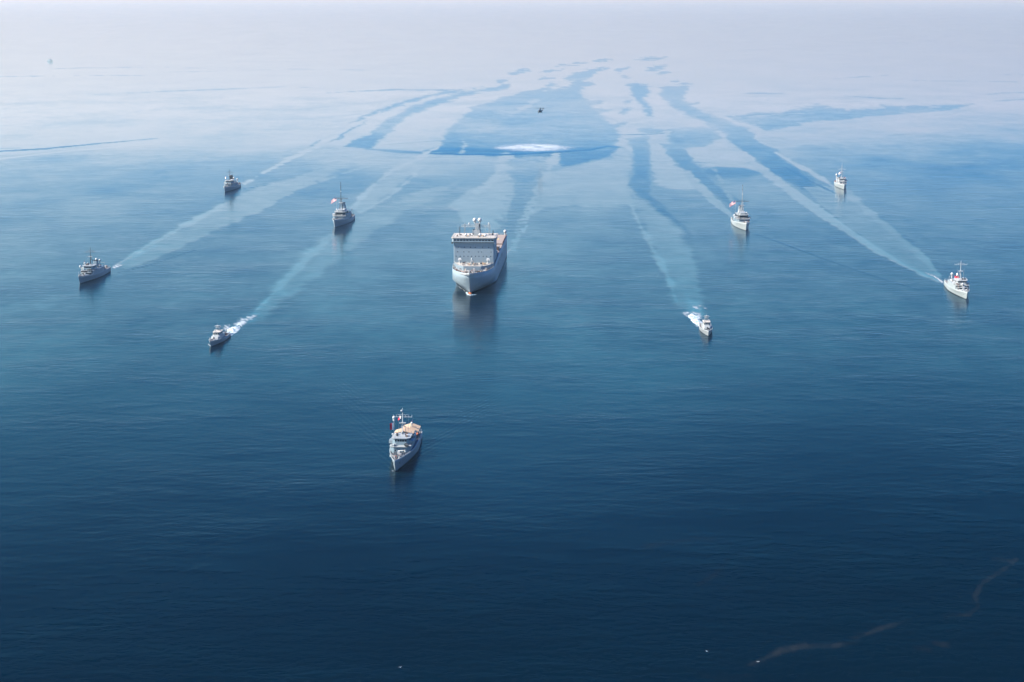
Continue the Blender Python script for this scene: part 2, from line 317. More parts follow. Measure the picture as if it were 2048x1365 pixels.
class NT:
    """short hand for building node trees"""
    def __init__(s, t): s.t = t
    def n(s, typ, **kw):
        nd = s.t.nodes.new(typ)
        for k, v in kw.items(): setattr(nd, k, v)
        return nd
    def put(s, nd, key, v):
        if isinstance(v, bpy.types.NodeSocket): s.t.links.new(v, nd.inputs[key])
        elif v is not None: nd.inputs[key].default_value = v
    def m(s, op, a, b=None, c=None, clamp=False):
        nd = s.n('ShaderNodeMath', operation=op, use_clamp=clamp)
        s.put(nd, 0, a); s.put(nd, 1, b); s.put(nd, 2, c); return nd.outputs[0]
    def mix(s, f, a, b):
        nd = s.n('ShaderNodeMix', data_type='RGBA'); s.put(nd, 0, f); s.put(nd, 6, a); s.put(nd, 7, b); return nd.outputs[2]
    def noise(s, vec, scale, detail=3, rough=.5, dist=0):
        nd = s.n('ShaderNodeTexNoise'); s.put(nd, 'Vector', vec); s.put(nd, 'Scale', scale); s.put(nd, 'Detail', detail); s.put(nd, 'Roughness', rough); s.put(nd, 'Distortion', dist)
        return nd.outputs[0]
    def attr(s, name): return s.n('ShaderNodeAttribute', attribute_name=name).outputs['Fac']
    def vscale(s, vec, sc, rot=(0, 0, 0)):
        nd = s.n('ShaderNodeMapping'); s.put(nd, 'Vector', vec); nd.inputs['Scale'].default_value = sc; nd.inputs['Rotation'].default_value = rot; return nd.outputs[0]
wm = bpy.data.materials.new('sea_water'); wm.use_nodes = True
t = NT(wm.node_tree); wm.node_tree.nodes.clear()
geo = t.n('ShaderNodeTexCoord').outputs['Object']
calm = t.attr('calm'); foamA = t.attr('foam'); aerA = t.attr('aerated'); scumA = t.attr('scum'); kA = t.attr('wave_amp'); kP = t.attr('wave_phase')
ruff = t.m('SUBTRACT', 1.0, calm, clamp=True)
# wave heights, metres
swell = t.noise(t.vscale(geo, (.06, .10, 1), (0, 0, R(14))), 1.0, 4, .55)
chop = t.noise(t.vscale(geo, (.17, .26, 1), (0, 0, R(10))), 1.0, 4, .6, .3)
fine = t.noise(t.vscale(geo, (.8, 1.1, 1)), 1.0, 3, .6)
gust = t.noise(t.vscale(geo, (.012, .02, 1)), 1.0, 4, .6)
kw = t.m('MULTIPLY', t.m('SINE', t.m('ADD', kP, t.m('MULTIPLY', gust, 5.0))), t.m('MULTIPLY', kA, t.m('MULTIPLY', t.noise(t.vscale(geo, (.05, .05, 1)), 1.0, 3, .6), .042)))
h = t.m('ADD', t.m('MULTIPLY', swell, .32), t.m('MULTIPLY', chop, .22))
h = t.m('ADD', h, t.m('MULTIPLY', fine, .045))
amp = t.m('ADD', .07, t.m('MULTIPLY', ruff, t.m('ADD', .15, t.m('MULTIPLY', t.m('POWER', gust, 2.2), 2.7))))
h = t.m('ADD', t.m('MULTIPLY', h, amp), kw)
foamlump = t.noise(geo, .8, 4, .6)
h = t.m('ADD', h, t.m('MULTIPLY', foamlump, t.m('MULTIPLY', foamA, .6)))
bump = t.n('ShaderNodeBump'); t.put(bump, 'Height', h); bump.inputs['Strength'].default_value = 1.0; bump.inputs['Distance'].default_value = 1.0
deep = t.mix(gust, (.0, .0032, .0070, 1), (.0, .0050, .0105, 1))
deep = t.mix(t.m('MULTIPLY', aerA, .6), deep, (.035, .13, .17, 1))
deep = t.mix(t.m('MULTIPLY', scumA, t.m('MULTIPLY', t.m('POWER', t.noise(geo, 1.1, 6, .8), 1.6), 1.0)), deep, (.050, .050, .046, 1))
# body of the sea under a reflecting skin; small waves break up the reflection, so it is weaker than still water's
body = t.n('ShaderNodeBsdfDiffuse'); t.put(body, 'Color', deep)
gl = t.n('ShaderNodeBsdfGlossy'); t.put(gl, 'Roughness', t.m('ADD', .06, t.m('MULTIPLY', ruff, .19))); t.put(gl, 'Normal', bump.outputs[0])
t.put(gl, 'Color', t.mix(t.m('POWER', ruff, 2.0), (1, 1, 1, 1), (.32, .765, 1, 1)))  # ruffled water's reflection tinted blue, standing in for the higher sky
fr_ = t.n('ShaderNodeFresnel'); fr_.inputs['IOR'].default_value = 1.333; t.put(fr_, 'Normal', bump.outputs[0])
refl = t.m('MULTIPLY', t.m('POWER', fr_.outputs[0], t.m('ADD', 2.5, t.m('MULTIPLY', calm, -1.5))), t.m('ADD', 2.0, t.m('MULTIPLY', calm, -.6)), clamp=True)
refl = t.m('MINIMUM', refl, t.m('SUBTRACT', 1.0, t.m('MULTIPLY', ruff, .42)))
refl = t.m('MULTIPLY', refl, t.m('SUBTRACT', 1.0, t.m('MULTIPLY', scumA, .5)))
pr = t.n('ShaderNodeMixShader'); t.put(pr, 0, refl); t.put(pr, 1, body.outputs[0]); t.put(pr, 2, gl.outputs[0])
fo = t.n('ShaderNodeBsdfDiffuse'); t.put(fo, 'Color', (.30, .34, .37, 1)); t.put(fo, 'Normal', bump.outputs[0])
ms = t.n('ShaderNodeMixShader')
ff = t.m('MULTIPLY', foamA, t.m('ADD', .35, t.m('MULTIPLY', t.noise(t.vscale(geo, (.30, .18, 1)), 1.0, 5, .65), 1.0)), clamp=True)
t.put(ms, 0, ff); t.put(ms, 1, pr.outputs[0]); t.put(ms, 2, fo.outputs[0])
o_ = t.n('ShaderNodeOutputMaterial'); t.put(o_, 'Surface', ms.outputs[0])
me.materials.append(wm)

# ------------------------------------------------------------------ haze: one even volume over sea and ships
hb = bmesh.new(); bmesh.ops.create_cube(hb, size=1.0)
hm = bpy.data.meshes.new('haze')
for v in hb.verts: v.co = Vector((v.co.x * 180200, v.co.y * 180200, -1 if v.co.z < 0 else 181))
hb.to_mesh(hm); hb.free()
haze = bpy.data.objects.new('haze', hm); col.objects.link(haze); haze['kind'] = 'stuff'
haze['label'] = 'pale blue sea haze that thickens towards the horizon'
hz = bpy.data.materials.new('sea_haze'); hz.use_nodes = True; hz.node_tree.nodes.clear(); t = NT(hz.node_tree)
pv = t.n('ShaderNodeVolumePrincipled'); pv.inputs['Color'].default_value = (.36, .52, .64, 1); pv.inputs['Absorption Color'].default_value = (.60, .21, 0, 1); pv.inputs['Density'].default_value = 0.00004; pv.inputs['Anisotropy'].default_value = .35
ho = t.n('ShaderNodeOutputMaterial'); t.put(ho, 'Volume', pv.outputs[0]); hm.materials.append(hz)

# ------------------------------------------------------------------ paints (procedural, weathered)
MATS = {}
def paint(name, c, rough=.5, metal=0.0, wear=.25, streak=True, scale=1.0, dark=None):
    if name in MATS: return MATS[name]
    m_ = bpy.data.materials.new(name); m_.use_nodes = True; t_ = NT(m_.node_tree); m_.node_tree.nodes.clear()
    ob = t_.n('ShaderNodeTexCoord').outputs['Object']
    a = t_.noise(ob, .55 * scale, 4, .6); b = t_.noise(t_.vscale(ob, (2.2, 2.2, .18)), 1.0 * scale, 3, .65) if streak else t_.noise(ob, 3 * scale, 3, .6)
    f = t_.m('MULTIPLY', t_.m('ADD', t_.m('MULTIPLY', a, .6), t_.m('MULTIPLY', b, .4)), 1.0)
    f = t_.m('MULTIPLY', t_.m('SUBTRACT', f, .42), 4.0 * wear, clamp=True)
    d = dark or tuple(x * .62 + .01 for x in c)
    p_ = t_.n('ShaderNodeBsdfPrincipled'); t_.put(p_, 'Base Color', t_.mix(f, (*c, 1), (*d, 1)))
    t_.put(p_, 'Roughness', t_.m('ADD', rough - .08, t_.m('MULTIPLY', a, .2))); p_.inputs['Metallic'].default_value = metal
    o2 = t_.n('ShaderNodeOutputMaterial'); t_.put(o2, 'Surface', p_.outputs[0]); MATS[name] = m_; return m_
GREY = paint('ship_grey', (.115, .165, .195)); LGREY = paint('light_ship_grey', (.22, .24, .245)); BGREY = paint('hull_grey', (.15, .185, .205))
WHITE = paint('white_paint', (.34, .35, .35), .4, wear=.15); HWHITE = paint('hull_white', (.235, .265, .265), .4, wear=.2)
DGREY = paint('dark_grey_paint', (0.0286, 0.0336, 0.0371)); BLACK = paint('black_paint', (0.0129, 0.0143, 0.0157)); GLASS = paint('window_glass', (0.0086, 0.0129, 0.0171), .15, wear=.05)
DECK = paint('deck_coating', (0.0929, 0.0821, 0.0786), .8, streak=False, wear=.4); DECKR = paint('red_brown_deck', (0.1429, 0.0607, 0.0464), .8, streak=False, wear=.4)
TAND = paint('tan_flight_deck', (.205, .16, .135), .85, streak=False, wear=.45); ROOF = paint('roof_cream', (.34, .31, .27), .7, streak=False, wear=.3)  # cream is the roof paint's own colour
TAN = paint('tan_canvas', (.36, .25, .155), .8, streak=False, wear=.3); ORANGE = paint('orange_paint', (0.4429, 0.1214, 0.0357)); RED = paint('flag_red', (0.3929, 0.0143, 0.0286), .8, wear=.05)
FWHITE = paint('flag_white', (0.5714, 0.5714, 0.5714), .8, wear=.05); NAVY = paint('flag_blue', (0.0214, 0.0286, 0.1143), .8, wear=.05); RUST = paint('antifouling_red', (0.2143, 0.05, 0.0286))
LHULL = paint('landing_ship_grey', (.165, .215, .245), wear=.3)
SGREY = paint('superstructure_grey', (.15, .20, .235))
BOOT = paint('boot_topping', (0.0143, 0.0157, 0.0179)); BROWN = paint('brown_gear', (0.0714, 0.0429, 0.0321), .8, streak=False); YELL = paint('marking_yellow', (0.3929, 0.3, 0.0857), .8, streak=False)
HELI = paint('helicopter_grey', (0.05, 0.0607, 0.0714)); STEEL = paint('mast_steel', (.21, .205, .20))

class MB:
    def __init__(s): s.b = bmesh.new(); s.mi = 0
    def face(s, pts):
        f = s.b.faces.new([s.b.verts.new(p) for p in pts]); f.material_index = s.mi; return s
    def prism(s, bot, z0, z1, top=None):
        top = top or bot; n = len(bot)
        a = [s.b.verts.new((p[0], p[1], z0 if len(p) < 3 else p[2])) for p in bot]; c = [s.b.verts.new((p[0], p[1], z1 if len(p) < 3 else p[2])) for p in top]
        fs = [s.b.faces.new(a[::-1]), s.b.faces.new(c)] + [s.b.faces.new((a[i], a[(i + 1) % n], c[(i + 1) % n], c[i])) for i in range(n)]
        for f in fs: f.material_index = s.mi
        return s
    def box(s, x0, x1, y0, y1, z0, z1, tx=0, ty=0):
        return s.prism([(x0, y0), (x1, y0), (x1, y1), (x0, y1)], z0, z1, [(x0 + tx, y0 + ty), (x1 - tx, y0 + ty), (x1 - tx, y1 - ty), (x0 + tx, y1 - ty)])
    def tube(s, p0, p1, r0, r1=None, n=6):
        r1 = r0 if r1 is None else r1; p0, p1 = Vector(p0), Vector(p1); d = (p1 - p0).normalized()
        u = d.cross(Vector((0, 0, 1)) if abs(d.z) < .9 else Vector((1, 0, 0))).normalized(); v = d.cross(u)
        A, C_ = [], []
        for k in range(n):
            a = 2 * math.pi * k / n; o = u * math.cos(a) + v * math.sin(a)
            A.append(s.b.verts.new(p0 + o * r0)); C_.append(s.b.verts.new(p1 + o * r1))
        fs = [s.b.faces.new(A), s.b.faces.new(C_[::-1])] + [s.b.faces.new((A[k], C_[k], C_[(k + 1) % n], A[(k + 1) % n])) for k in range(n)]
        for f in fs: f.material_index = s.mi
        return s
    def ball(s, c, r, sz=1.0, nu=12, nv=8, cut=-1.0):
        rows_ = []
        for j in range(nv + 1):
            th = math.pi * j / nv; z = max(math.cos(th), cut); rr_ = math.sin(th) if math.cos(th) >= cut else math.sqrt(max(0, 1 - cut * cut))
            rows_.append([s.b.verts.new((c[0] + r * rr_ * math.cos(2 * math.pi * k / nu), c[1] + r * rr_ * math.sin(2 * math.pi * k / nu), c[2] + r * sz * z)) for k in range(nu)])
        for j in range(nv):
            for k in range(nu):
                f = s.b.faces.new((rows_[j][k], rows_[j + 1][k], rows_[j + 1][(k + 1) % nu], rows_[j][(k + 1) % nu])); f.material_index = s.mi; f.smooth = True
        return s
    def build(s, name, mats, parent=None):
        bmesh.ops.remove_doubles(s.b, verts=s.b.verts, dist=1e-4)
        bmesh.ops.recalc_face_normals(s.b, faces=s.b.faces)
        me_ = bpy.data.meshes.new(name); s.b.to_mesh(me_); s.b.free()
        for m_ in (mats if isinstance(mats, (list, tuple)) else [mats]): me_.materials.append(m_)
        o = bpy.data.objects.new(name, me_); col.objects.link(o)
        if parent is not None: o.parent = parent
        return o
def thing(name, label, cat, loc=(0, 0, 0), rz=0.0, group=None):
    o = bpy.data.objects.new(name, None); col.objects.link(o); o.location = loc; o.rotation_euler = (0, 0, rz)
    o['label'] = label; o['category'] = cat
    if group: o['group'] = group
    return o
def ship_root(name, label, bow, aft_az, L, group):
    b = ground(*bow); a = R(aft_az)
    return thing(name, label, 'ship', (b.x + math.sin(a) * L / 2, b.y + math.cos(a) * L / 2, 0), math.atan2(-math.cos(a), -math.sin(a)), group)

def hull(root, L, B, zs, rake, wl=(.45, 1.5, 1.05), dk=(.55, 1.9, .85), flare_z=None, transom=.86, bul=.9, bulx=.5, mat=BGREY, rim=None, deckmat=DECK, boot=.35, n=44, draft=1.6):
    """lofted shell with boot topping and bulwark rim; zs = sheer [(s, z)...]; returns deck height and half beam functions"""
    zd = lambda s: float(np.interp(s, [a for a, _ in zs], [b for _, b in zs]))
    xs = lambda s, z, zt: -L / 2 + s * (L - 0 * z) + rake * max(0, z / zt) * s ** 6 * (1.0)
    def f(s, p):
        s0, pw, q = p
        t_ = max(0.0, (s - s0) / (1 - s0)); return max(0.0, 1 - t_ ** pw) ** q
    def hb(s, z):
        zt = flare_z or zd(s); h_ = min(1, max(0, z / zt)); h_ = h_ ** (1.0 if flare_z else 1.3)
        base = f(s, wl) * (1 - h_) + f(s, dk) * h_
        tr = transom + (1 - transom) * min(1, s / .35) ** .7
        w_ = B / 2 * base * tr
        if z < 0: w_ *= max(.05, 1 + .35 * z / draft)
        return max(w_, .04)
    m_ = MB(); S = [i_ / n for i_ in range(n + 1)]; S = [1 - (1 - s) ** 1.25 if s > .5 else s for s in S] if False else S
    S = [s for s in S if s < .9] + [.9, .93, .95, .965, .98, .99, .996, 1.0]
    hs = [0, .25, .5, .75, 1.0]
    zrow = lambda s: [-draft, 0, boot] + [boot + (zd(s) - boot) * h_ for h_ in hs[1:]] if not flare_z else [-draft, 0, boot, boot + (flare_z - boot) * .5, flare_z, (flare_z + zd(s)) / 2, zd(s)]
    G = {}
    for sd_ in (1, -1):
        for i_, s in enumerate(S):
            for j_, z in enumerate(zrow(s)):
                G[sd_, i_, j_] = m_.b.verts.new((xs(s, z, zd(s)), sd_ * hb(s, z), z))
            z = zd(s); w_ = max(hb(s, z) - .22, .015); G[sd_, i_, 7] = m_.b.verts.new((xs(s, z, zd(s)) - (.25 if s == 1 else 0), sd_ * w_, z))
            k_ = bul * sstep(bulx - .06, bulx, s); G[sd_, i_, 8] = m_.b.verts.new((xs(s, z, zd(s)) - (.25 if s == 1 else 0), sd_ * w_, z - .06 - float(k_)))
    for sd_ in (1, -1):
        for i_ in range(len(S) - 1):
            for j_ in range(8):
                a, b, c, d = G[sd_, i_, j_], G[sd_, i_ + 1, j_], G[sd_, i_ + 1, j_ + 1], G[sd_, i_, j_ + 1]
                fc = m_.b.faces.new((a, b, c, d) if sd_ > 0 else (d, c, b, a)); fc.material_index = 1 if j_ < 2 else (2 if j_ in (6, 7) else 0); fc.smooth = j_ < 6
    for j_ in range(6):
        fc = m_.b.faces.new((G[1, 0, j_], G[1, 0, j_ + 1], G[-1, 0, j_ + 1], G[-1, 0, j_])); fc.material_index = 1 if j_ < 2 else 0
    m_.build('hull', [mat, BOOT, rim or mat], root)
    d_ = MB(); prev = None
    for i_, s in enumerate(S):
        z = zd(s) - .08 - bul * float(sstep(bulx - .06, bulx, s)); w_ = max(hb(s, zd(s)) - .21, .01); x = xs(s, zd(s), zd(s)) - (.25 if s == 1 else 0)
        cur = [d_.b.verts.new((x, -w_, z)), d_.b.verts.new((x, 0, z + .04)), d_.b.verts.new((x, w_, z))]
        if prev:
            for k_ in (0, 1): d_.b.faces.new((prev[k_], cur[k_], cur[k_ + 1], prev[k_ + 1]))
        prev = cur
    d_.build('deck', deckmat, root)
    dz = lambda x: zd(min(1, max(0, (x + L / 2) / L))) - .05 - bul * float(sstep(bulx - .06, bulx, (x + L / 2) / L))
    wd = lambda x: hb(min(1, max(0, (x + L / 2) / L)), zd(min(1, max(0, (x + L / 2) / L))))
    return dz, wd
def chamf(x0, x1, w, c, cb=0.0):
    """plan outline of a deckhouse: aft x0, front x1, half width w, front corners cut by c"""
    o = [(x0 + cb, -w), (x1 - c, -w), (x1, -w + c), (x1, w - c), (x1 - c, w), (x0 + cb, w)]
    return o if not cb else [(x0, -w + cb)] + o + [(x0, w - cb)]
def rail(root, pts, h=1.05, step=1.8, r=.035, mat=LGREY, name='railing'):
    m_ = MB()
    for a, b in zip(pts[:-1], pts[1:]):
        a, b = Vector(a), Vector(b); k_ = max(1, int((b - a).length / step))
        for q_ in range(k_ + 1): p = a.lerp(b, q_ / k_); m_.tube(p, p + Vector((0, 0, h)), r, n=4)
        for zz in (h, h * .55): m_.tube(a + Vector((0, 0, zz)), b + Vector((0, 0, zz)), r, n=4)
    return m_.build(name, mat, root)
def windows(root, x, ys, z, w, h, side='front', name='window'):
    for y in ys:
        m_ = MB()
        if side == 'front': m_.box(x - .05, x + .05, y - w / 2, y + w / 2, z - h / 2, z + h / 2)
        else: m_.box(y - w / 2, y + w / 2, x - .05, x + .05, z - h / 2, z + h / 2)
        m_.build(name, GLASS, root)
def flag(root, p, w, h, kind, ang=0.0, droop=.25, name='flag'):
    """flag flying aft-and-down from hoist point p (top of hoist)"""
    m_ = MB(); nx, ny = 39, 26; V = {}
    ca, sa = math.cos(ang), math.sin(ang)
    for i_ in range(nx + 1):
        u = i_ / nx
        for j_ in range(ny + 1):
            v = j_ / ny; wv = .10 * w * math.sin(u * 7 + v * 1.2) * u
            V[i_, j_] = m_.b.verts.new((p[0] + ca * u * w - sa * wv, p[1] + sa * u * w + ca * wv, p[2] - v * h - droop * w * u ** 1.3))
    for i_ in range(nx):
        for j_ in range(ny):
            u, v = (i_ + .5) / nx, (j_ + .5) / ny; k_ = 0
            if kind == 'stripes':
                k_ = 0 if (j_ // 2) % 2 == 0 else 1
                if u < .41 and v < .54: k_ = 1 if (i_ % 3 == 1 and j_ % 3 == 1 and 0 < i_ < 15 and j_ < 13) else 2
            elif kind == 'serrated': k_ = 1 if u < .30 + .12 * (1 - abs(((v * 5) % 1) * 2 - 1)) else 0
            elif kind == 'cross':
                k_ = 0 if abs(u - .5) < .05 or abs(v - .5) < .08 else 1
                if u < .45 and v < .42:
                    k_ = 2
                    if abs(u - .225) < .03 or abs(v - .21) < .05: k_ = 0
                    elif abs((u / .45) - (v / .42)) < .14 or abs((u / .45) + (v / .42) - 1) < .14: k_ = 1
            fc = m_.b.faces.new((V[i_, j_], V[i_ + 1, j_], V[i_ + 1, j_ + 1], V[i_, j_ + 1])); fc.material_index = k_; fc.smooth = True
    return m_.build(name, [RED, FWHITE, NAVY], root)
def clutter(root, x0, x1, y0, y1, z, n, seed, mats, hmax=1.3, wdf=None):
    """lockers, vents and reels fixed to the deck, one part each"""
    rnd = random.Random(seed); zf = z if callable(z) else (lambda x: z)
    for k_ in range(n):
        x = rnd.uniform(x0, x1); lim = (wdf(x) - .8) if wdf else 99
        y = max(-lim, min(lim, rnd.uniform(y0, y1))); h_ = rnd.uniform(.5, hmax); a, b = rnd.uniform(.3, .8), rnd.uniform(.3, .8); m_ = MB(); zz = zf(x)
        t_ = rnd.random()
        if t_ < .5: m_.box(x - a, x + a, y - b, y + b, zz, zz + h_, .06, .06); nm = 'deck_locker'
        elif t_ < .75: m_.tube((x, y, zz), (x, y, zz + h_), .3, .3, 8); m_.ball((x, y, zz + h_), .42, .6, 8, 5); nm = 'deck_vent'
        else: m_.tube((x, y - b, zz + .5), (x, y + b, zz + .5), .45, .45, 8); m_.box(x - .5, x + .5, y - b - .08, y - b, zz, zz + .6); m_.box(x - .5, x + .5, y + b, y + b + .08, zz, zz + .6); nm = 'deck_reel'
        m_.build(nm, rnd.choice(mats), root)
def raft(root, x, y, z, mat=WHITE):
    m_ = MB(); m_.tube((x - .9, y, z + .45), (x + .9, y, z + .45), .42, .42, 10); m_.ball((x - .9, y, z + .45), .41, 1, 8, 6); m_.ball((x + .9, y, z + .45), .41, 1, 8, 6); m_.build('life_raft', mat, root)
def radome(root, x, y, z, r, post=.8, mat=WHITE):
    m_ = MB(); m_.tube((x, y, z), (x, y, z + post), r * .35, r * .5, 8); m_.ball((x, y, z + post + r * .8), r, 1.05, 14, 10); return m_.build('radome', mat, root)
def anchor(root, x, y, z, s=1.0):
    m_ = MB(); sg_ = 1 if y > 0 else -1
    m_.tube((x + .5 * s, y, z + .9 * s), (x - .2 * s, y + .1 * sg_, z - .9 * s), .16 * s); m_.tube((x - .9 * s, y, z - .3 * s), (x - .2 * s, y + .12 * sg_, z - 1.0 * s), .16 * s); m_.tube((x + .6 * s, y, z - .5 * s), (x - .2 * s, y + .12 * sg_, z - 1.0 * s), .16 * s)
    m_.build('anchor', BLACK, root)

# ------------------------------------------------------------------ the large landing ship in the middle
def landing_ship():
    L, B = 170.0, 25.6
    r_ = ship_root('landing_ship', 'large grey landing ship with tall flat bridge front and tan flight deck, mid fleet', (940, 587), 3.2, L, GROUP)
    dz, wd = hull(r_, L, B, [(0, 14.2), (.55, 14.2), (.80, 12.6), (1, 13.0)], 6.0, wl=(.70, 1.25, 1.0), dk=(.80, 2.6, .62), flare_z=5.6, transom=.96, bul=1.2, bulx=.80, mat=LHULL, rim=LGREY, deckmat=TAND, boot=.7, draft=3)
    X0 = L / 2
    MB().ball((X0 + 1.6, 0, -.9), 1.5, 1.0, 10, 8).tube((X0 - 6, 0, -1.1), (X0 + 1.6, 0, -.9), 1.5, 1.5, 10).build('bulbous_bow', ORANGE, r_)
    anchor(r_, X0 - 5.2, 4.7, 5.2, 1.5); anchor(r_, X0 - 5.2, -4.7, 5.2, 1.5)
    for sg_ in (1, -1):
        MB().prism([(X0 - 3.4, sg_ * 3.6), (X0 - 2.7, sg_ * 3.1), (X0 - 2.4, sg_ * 3.2), (X0 - 3.1, sg_ * 3.8)], 3.1, 8.0, [(X0 - 6.0, sg_ * 7.9), (X0 - 5.3, sg_ * 7.3), (X0 - 5.0, sg_ * 7.5), (X0 - 5.7, sg_ * 8.1)]).build('anchor_pocket', BLACK, r_)
    # raised forward house
    a = [(X0 - 44, -12.2), (X0 - 30, -12.2), (X0 - 21, -9.5), (X0 - 15.5, -5.2), (X0 - 15.5, 5.4), (X0 - 21, 9.5), (X0 - 30, 12.2), (X0 - 44, 12.2)]
    MB().prism(a, 10.8, 14.1).build('forward_deckhouse', SGREY, r_)
    MB().prism([(x - .35, y * .97) for x, y in a], 14.1, 14.18).build('gun_deck', ROOF, r_)
    rail(r_, [(a[k][0], a[k][1], 14.15) for k in range(1, 7)], mat=LGREY, r=.07, step=2.4)
    rail(r_, [(X0 - 33 + 37 * t_, wd(X0 - 33 + 37 * t_) - .15, 12.75) for t_ in [q / 12 for q in range(13)]], h=1.0, mat=LGREY, r=.07)
    rail(r_, [(X0 - 33 + 37 * t_, -wd(X0 - 33 + 37 * t_) + .15, 12.75) for t_ in [q / 12 for q in range(13)]], h=1.0, mat=LGREY, r=.07)
    # bridge block, flat front
    blk = chamf(X0 - 58, X0 - 31, 12.35, .25)
    MB().prism(blk, 14.0, 26.6).build('superstructure', SGREY, r_)
    MB().prism(chamf(X0 - 50, X0 - 31, 12.35, .25), 26.6, 27.2, chamf(X0 - 50, X0 - 29.6, 13.4, .9)).build('bridge_flare', SGREY, r_)
    MB().prism(chamf(X0 - 50, X0 - 29.6, 13.4, .9), 27.2, 29.5).build('bridge', SGREY, r_)
    MB().prism(chamf(X0 - 52, X0 - 29.2, 13.7, .9), 29.5, 29.9).build('bridge_roof', ROOF, r_)
    windows(r_, X0 - 29.6, [-11.5 + 1.92 * k for k in range(13)], 28.35, 1.4, .8)
    windows(r_, -13.4, [X0 - 31.5 - 2 * k for k in range(2)], 28.3, 1.3, .9, 'side'); windows(r_, 13.4, [X0 - 31.5 - 2 * k for k in range(3)], 28.3, 1.3, .9, 'side')
    for z, ys in ((23.8, (-9.6, -5.8, -2.0, .9, 5.4, 9.2)), (20.9, (-9.9, -6.1, -3.0, 2.8, 4.8, 10.6)), (18.2, (-10.9, -8.4, -6.1, -3.6, -1.4, 1.0, 3.2, 5.8, 7.9, 10.4))):
        windows(r_, X0 - 31, ys, z, .48, .5, name='porthole')
    windows(r_, 12.35, [X0 - 34 - 3.3 * k for k in range(7)], 22, .6, .6, 'side', 'porthole')
    for y in (-13.2, 13.0): MB().box(X0 - 31.6, X0 - 30, y - .5, y + .5, 26.0, 27.15).build('wing_lamp_box', DGREY if y < 0 else WHITE, r_)
    rail(r_, [(X0 - 50, -13.4, 29.9), (X0 - 30.3, -13.4, 29.9), (X0 - 29.6, -12.8, 29.9), (X0 - 29.6, 12.8, 29.9), (X0 - 30.3, 13.4, 29.9), (X0 - 50, 13.4, 29.9)], h=.9, r=.06, step=2.2)
    # roof: main mast with two radomes, yard frame, domes, aerials
    XM = X0 - 41
    MB().box(XM - 2.6, XM + 2.6, -.6, 3.4, 29.9, 33.2, .3, .3).box(XM - 1.7, XM + 1.7, .1, 2.9, 33.2, 37.2, .25, .2).box(XM - 1.3, XM + 1.3, -.5, 3.3, 37.2, 37.6).build('mast_tower', LGREY, r_)
    MB().box(XM - 1.2, XM - .2, 2.6, 3.3, 30, 37.2).build('mast_ladder_trunk', DGREY, r_)
    for y in (-.1, 3.0): radome(r_, XM, y, 37.6, 1.25, .9)
    y_ = MB()
    for y in (-6.3, 8.9):
        for dx, dy in ((-.5, -.35), (.5, -.35), (-.5, .35), (.5, .35)): y_.tube((XM + dx, y + dy, 29.9), (XM + dx * .7, y + dy * .6, 37.4), .10, n=5)
        for q in range(6): y_.tube((XM - .5, y - .35, 30.2 + q * 1.2), (XM + .5, y + .35, 31.2 + q * 1.2), .07, n=4)
    for z in (35.2, 36.3):
        for dx in (-.4, .4): y_.tube((XM + dx, -8.3, z), (XM + dx, 9.6, z), .11, n=5)
    for q in range(18): y_.tube((XM + .4, -8.3 + q, 35.2), (XM + .4, -7.8 + q, 36.3), .07, n=4)
    y_.build('yard_frame', LGREY, r_)
    for x, y, z, rr_ in ((XM, -3.6, 36.3, .55), (XM, 8.6, 36.5, .5), (X0 - 34.5, -5.2, 29.9, .85), (X0 - 33.5, 3.7, 29.9, .95), (X0 - 33, 7.0, 29.9, .8), (X0 - 36, -1.2, 29.9, .6)): radome(r_, x, y, z, rr_, .5)
    for x, y, h_ in ((X0 - 40, -9.3, 5.6), (X0 - 42, 11.2, 3.2)): MB().tube((x, y, 29.9), (x, y, 29.9 + h_), .28, .2, 6).build('whip_aerial', DGREY, r_)
    for x, y, h_ in ((X0 - 38, 6.6, 7), (X0 - 45, -10.8, 6), (X0 - 39, 1.0, 9), (X0 - 40, 9.9, 6)): MB().tube((x, y, 29.9), (x, y, 29.9 + h_), .09, .05, 5).build('whip_aerial', LGREY, r_)
    clutter(r_, X0 - 47, X0 - 32, -11, 11, 29.9, 22, 5, [ROOF, BROWN, LGREY, DECK, TAN], 1.1)
    MB().box(X0 - 57.5, X0 - 53, -3, 3, 26.6, 31.5, .5, .4).build('funnel', SGREY, r_); MB().box(X0 - 57.2, X0 - 53.5, -2.2, 2.2, 31.5, 32.0).build('funnel_cap', BLACK, r_)
    # foredeck gear
    MB().tube((X0 - 23, -.6, 14.1), (X0 - 23, -.6, 15.9), .9, .8, 10).box(X0 - 23.9, X0 - 22.1, -1.4, .2, 15.6, 17.0, .3, .3).ball((X0 - 23.2, -.6, 17.0), .62, 2.1, 10, 8).tube((X0 - 22.4, -.6, 16.2), (X0 - 20.6, -.6, 16.9), .14).build('close_in_gun', LGREY, r_)
    for y in (-8.4, 9.0):
        MB().tube((X0 - 28, y, 14.1), (X0 - 28, y, 16.3), .6, .5, 8).box(X0 - 29.1, X0 - 26.9, y - 1.1, y + 1.1, 16.2, 17.4, .35, .3).tube((X0 - 27, y, 16.8), (X0 - 25.4, y, 17.1), .1).build('deck_gun', WHITE, r_)
    clutter(r_, X0 - 29, X0 - 17.5, -7, 8, 14.15, 26, 8, [DGREY, ROOF, TAN, LGREY, TAND, BROWN], 1.5)
    clutter(r_, X0 - 20, X0 + 1, -11, 11, 11.45, 60, 9, [ROOF, BROWN, DGREY, BLACK, WHITE, TAND, BLACK, LGREY, DECKR, WHITE, TAN], 2.0, wd)
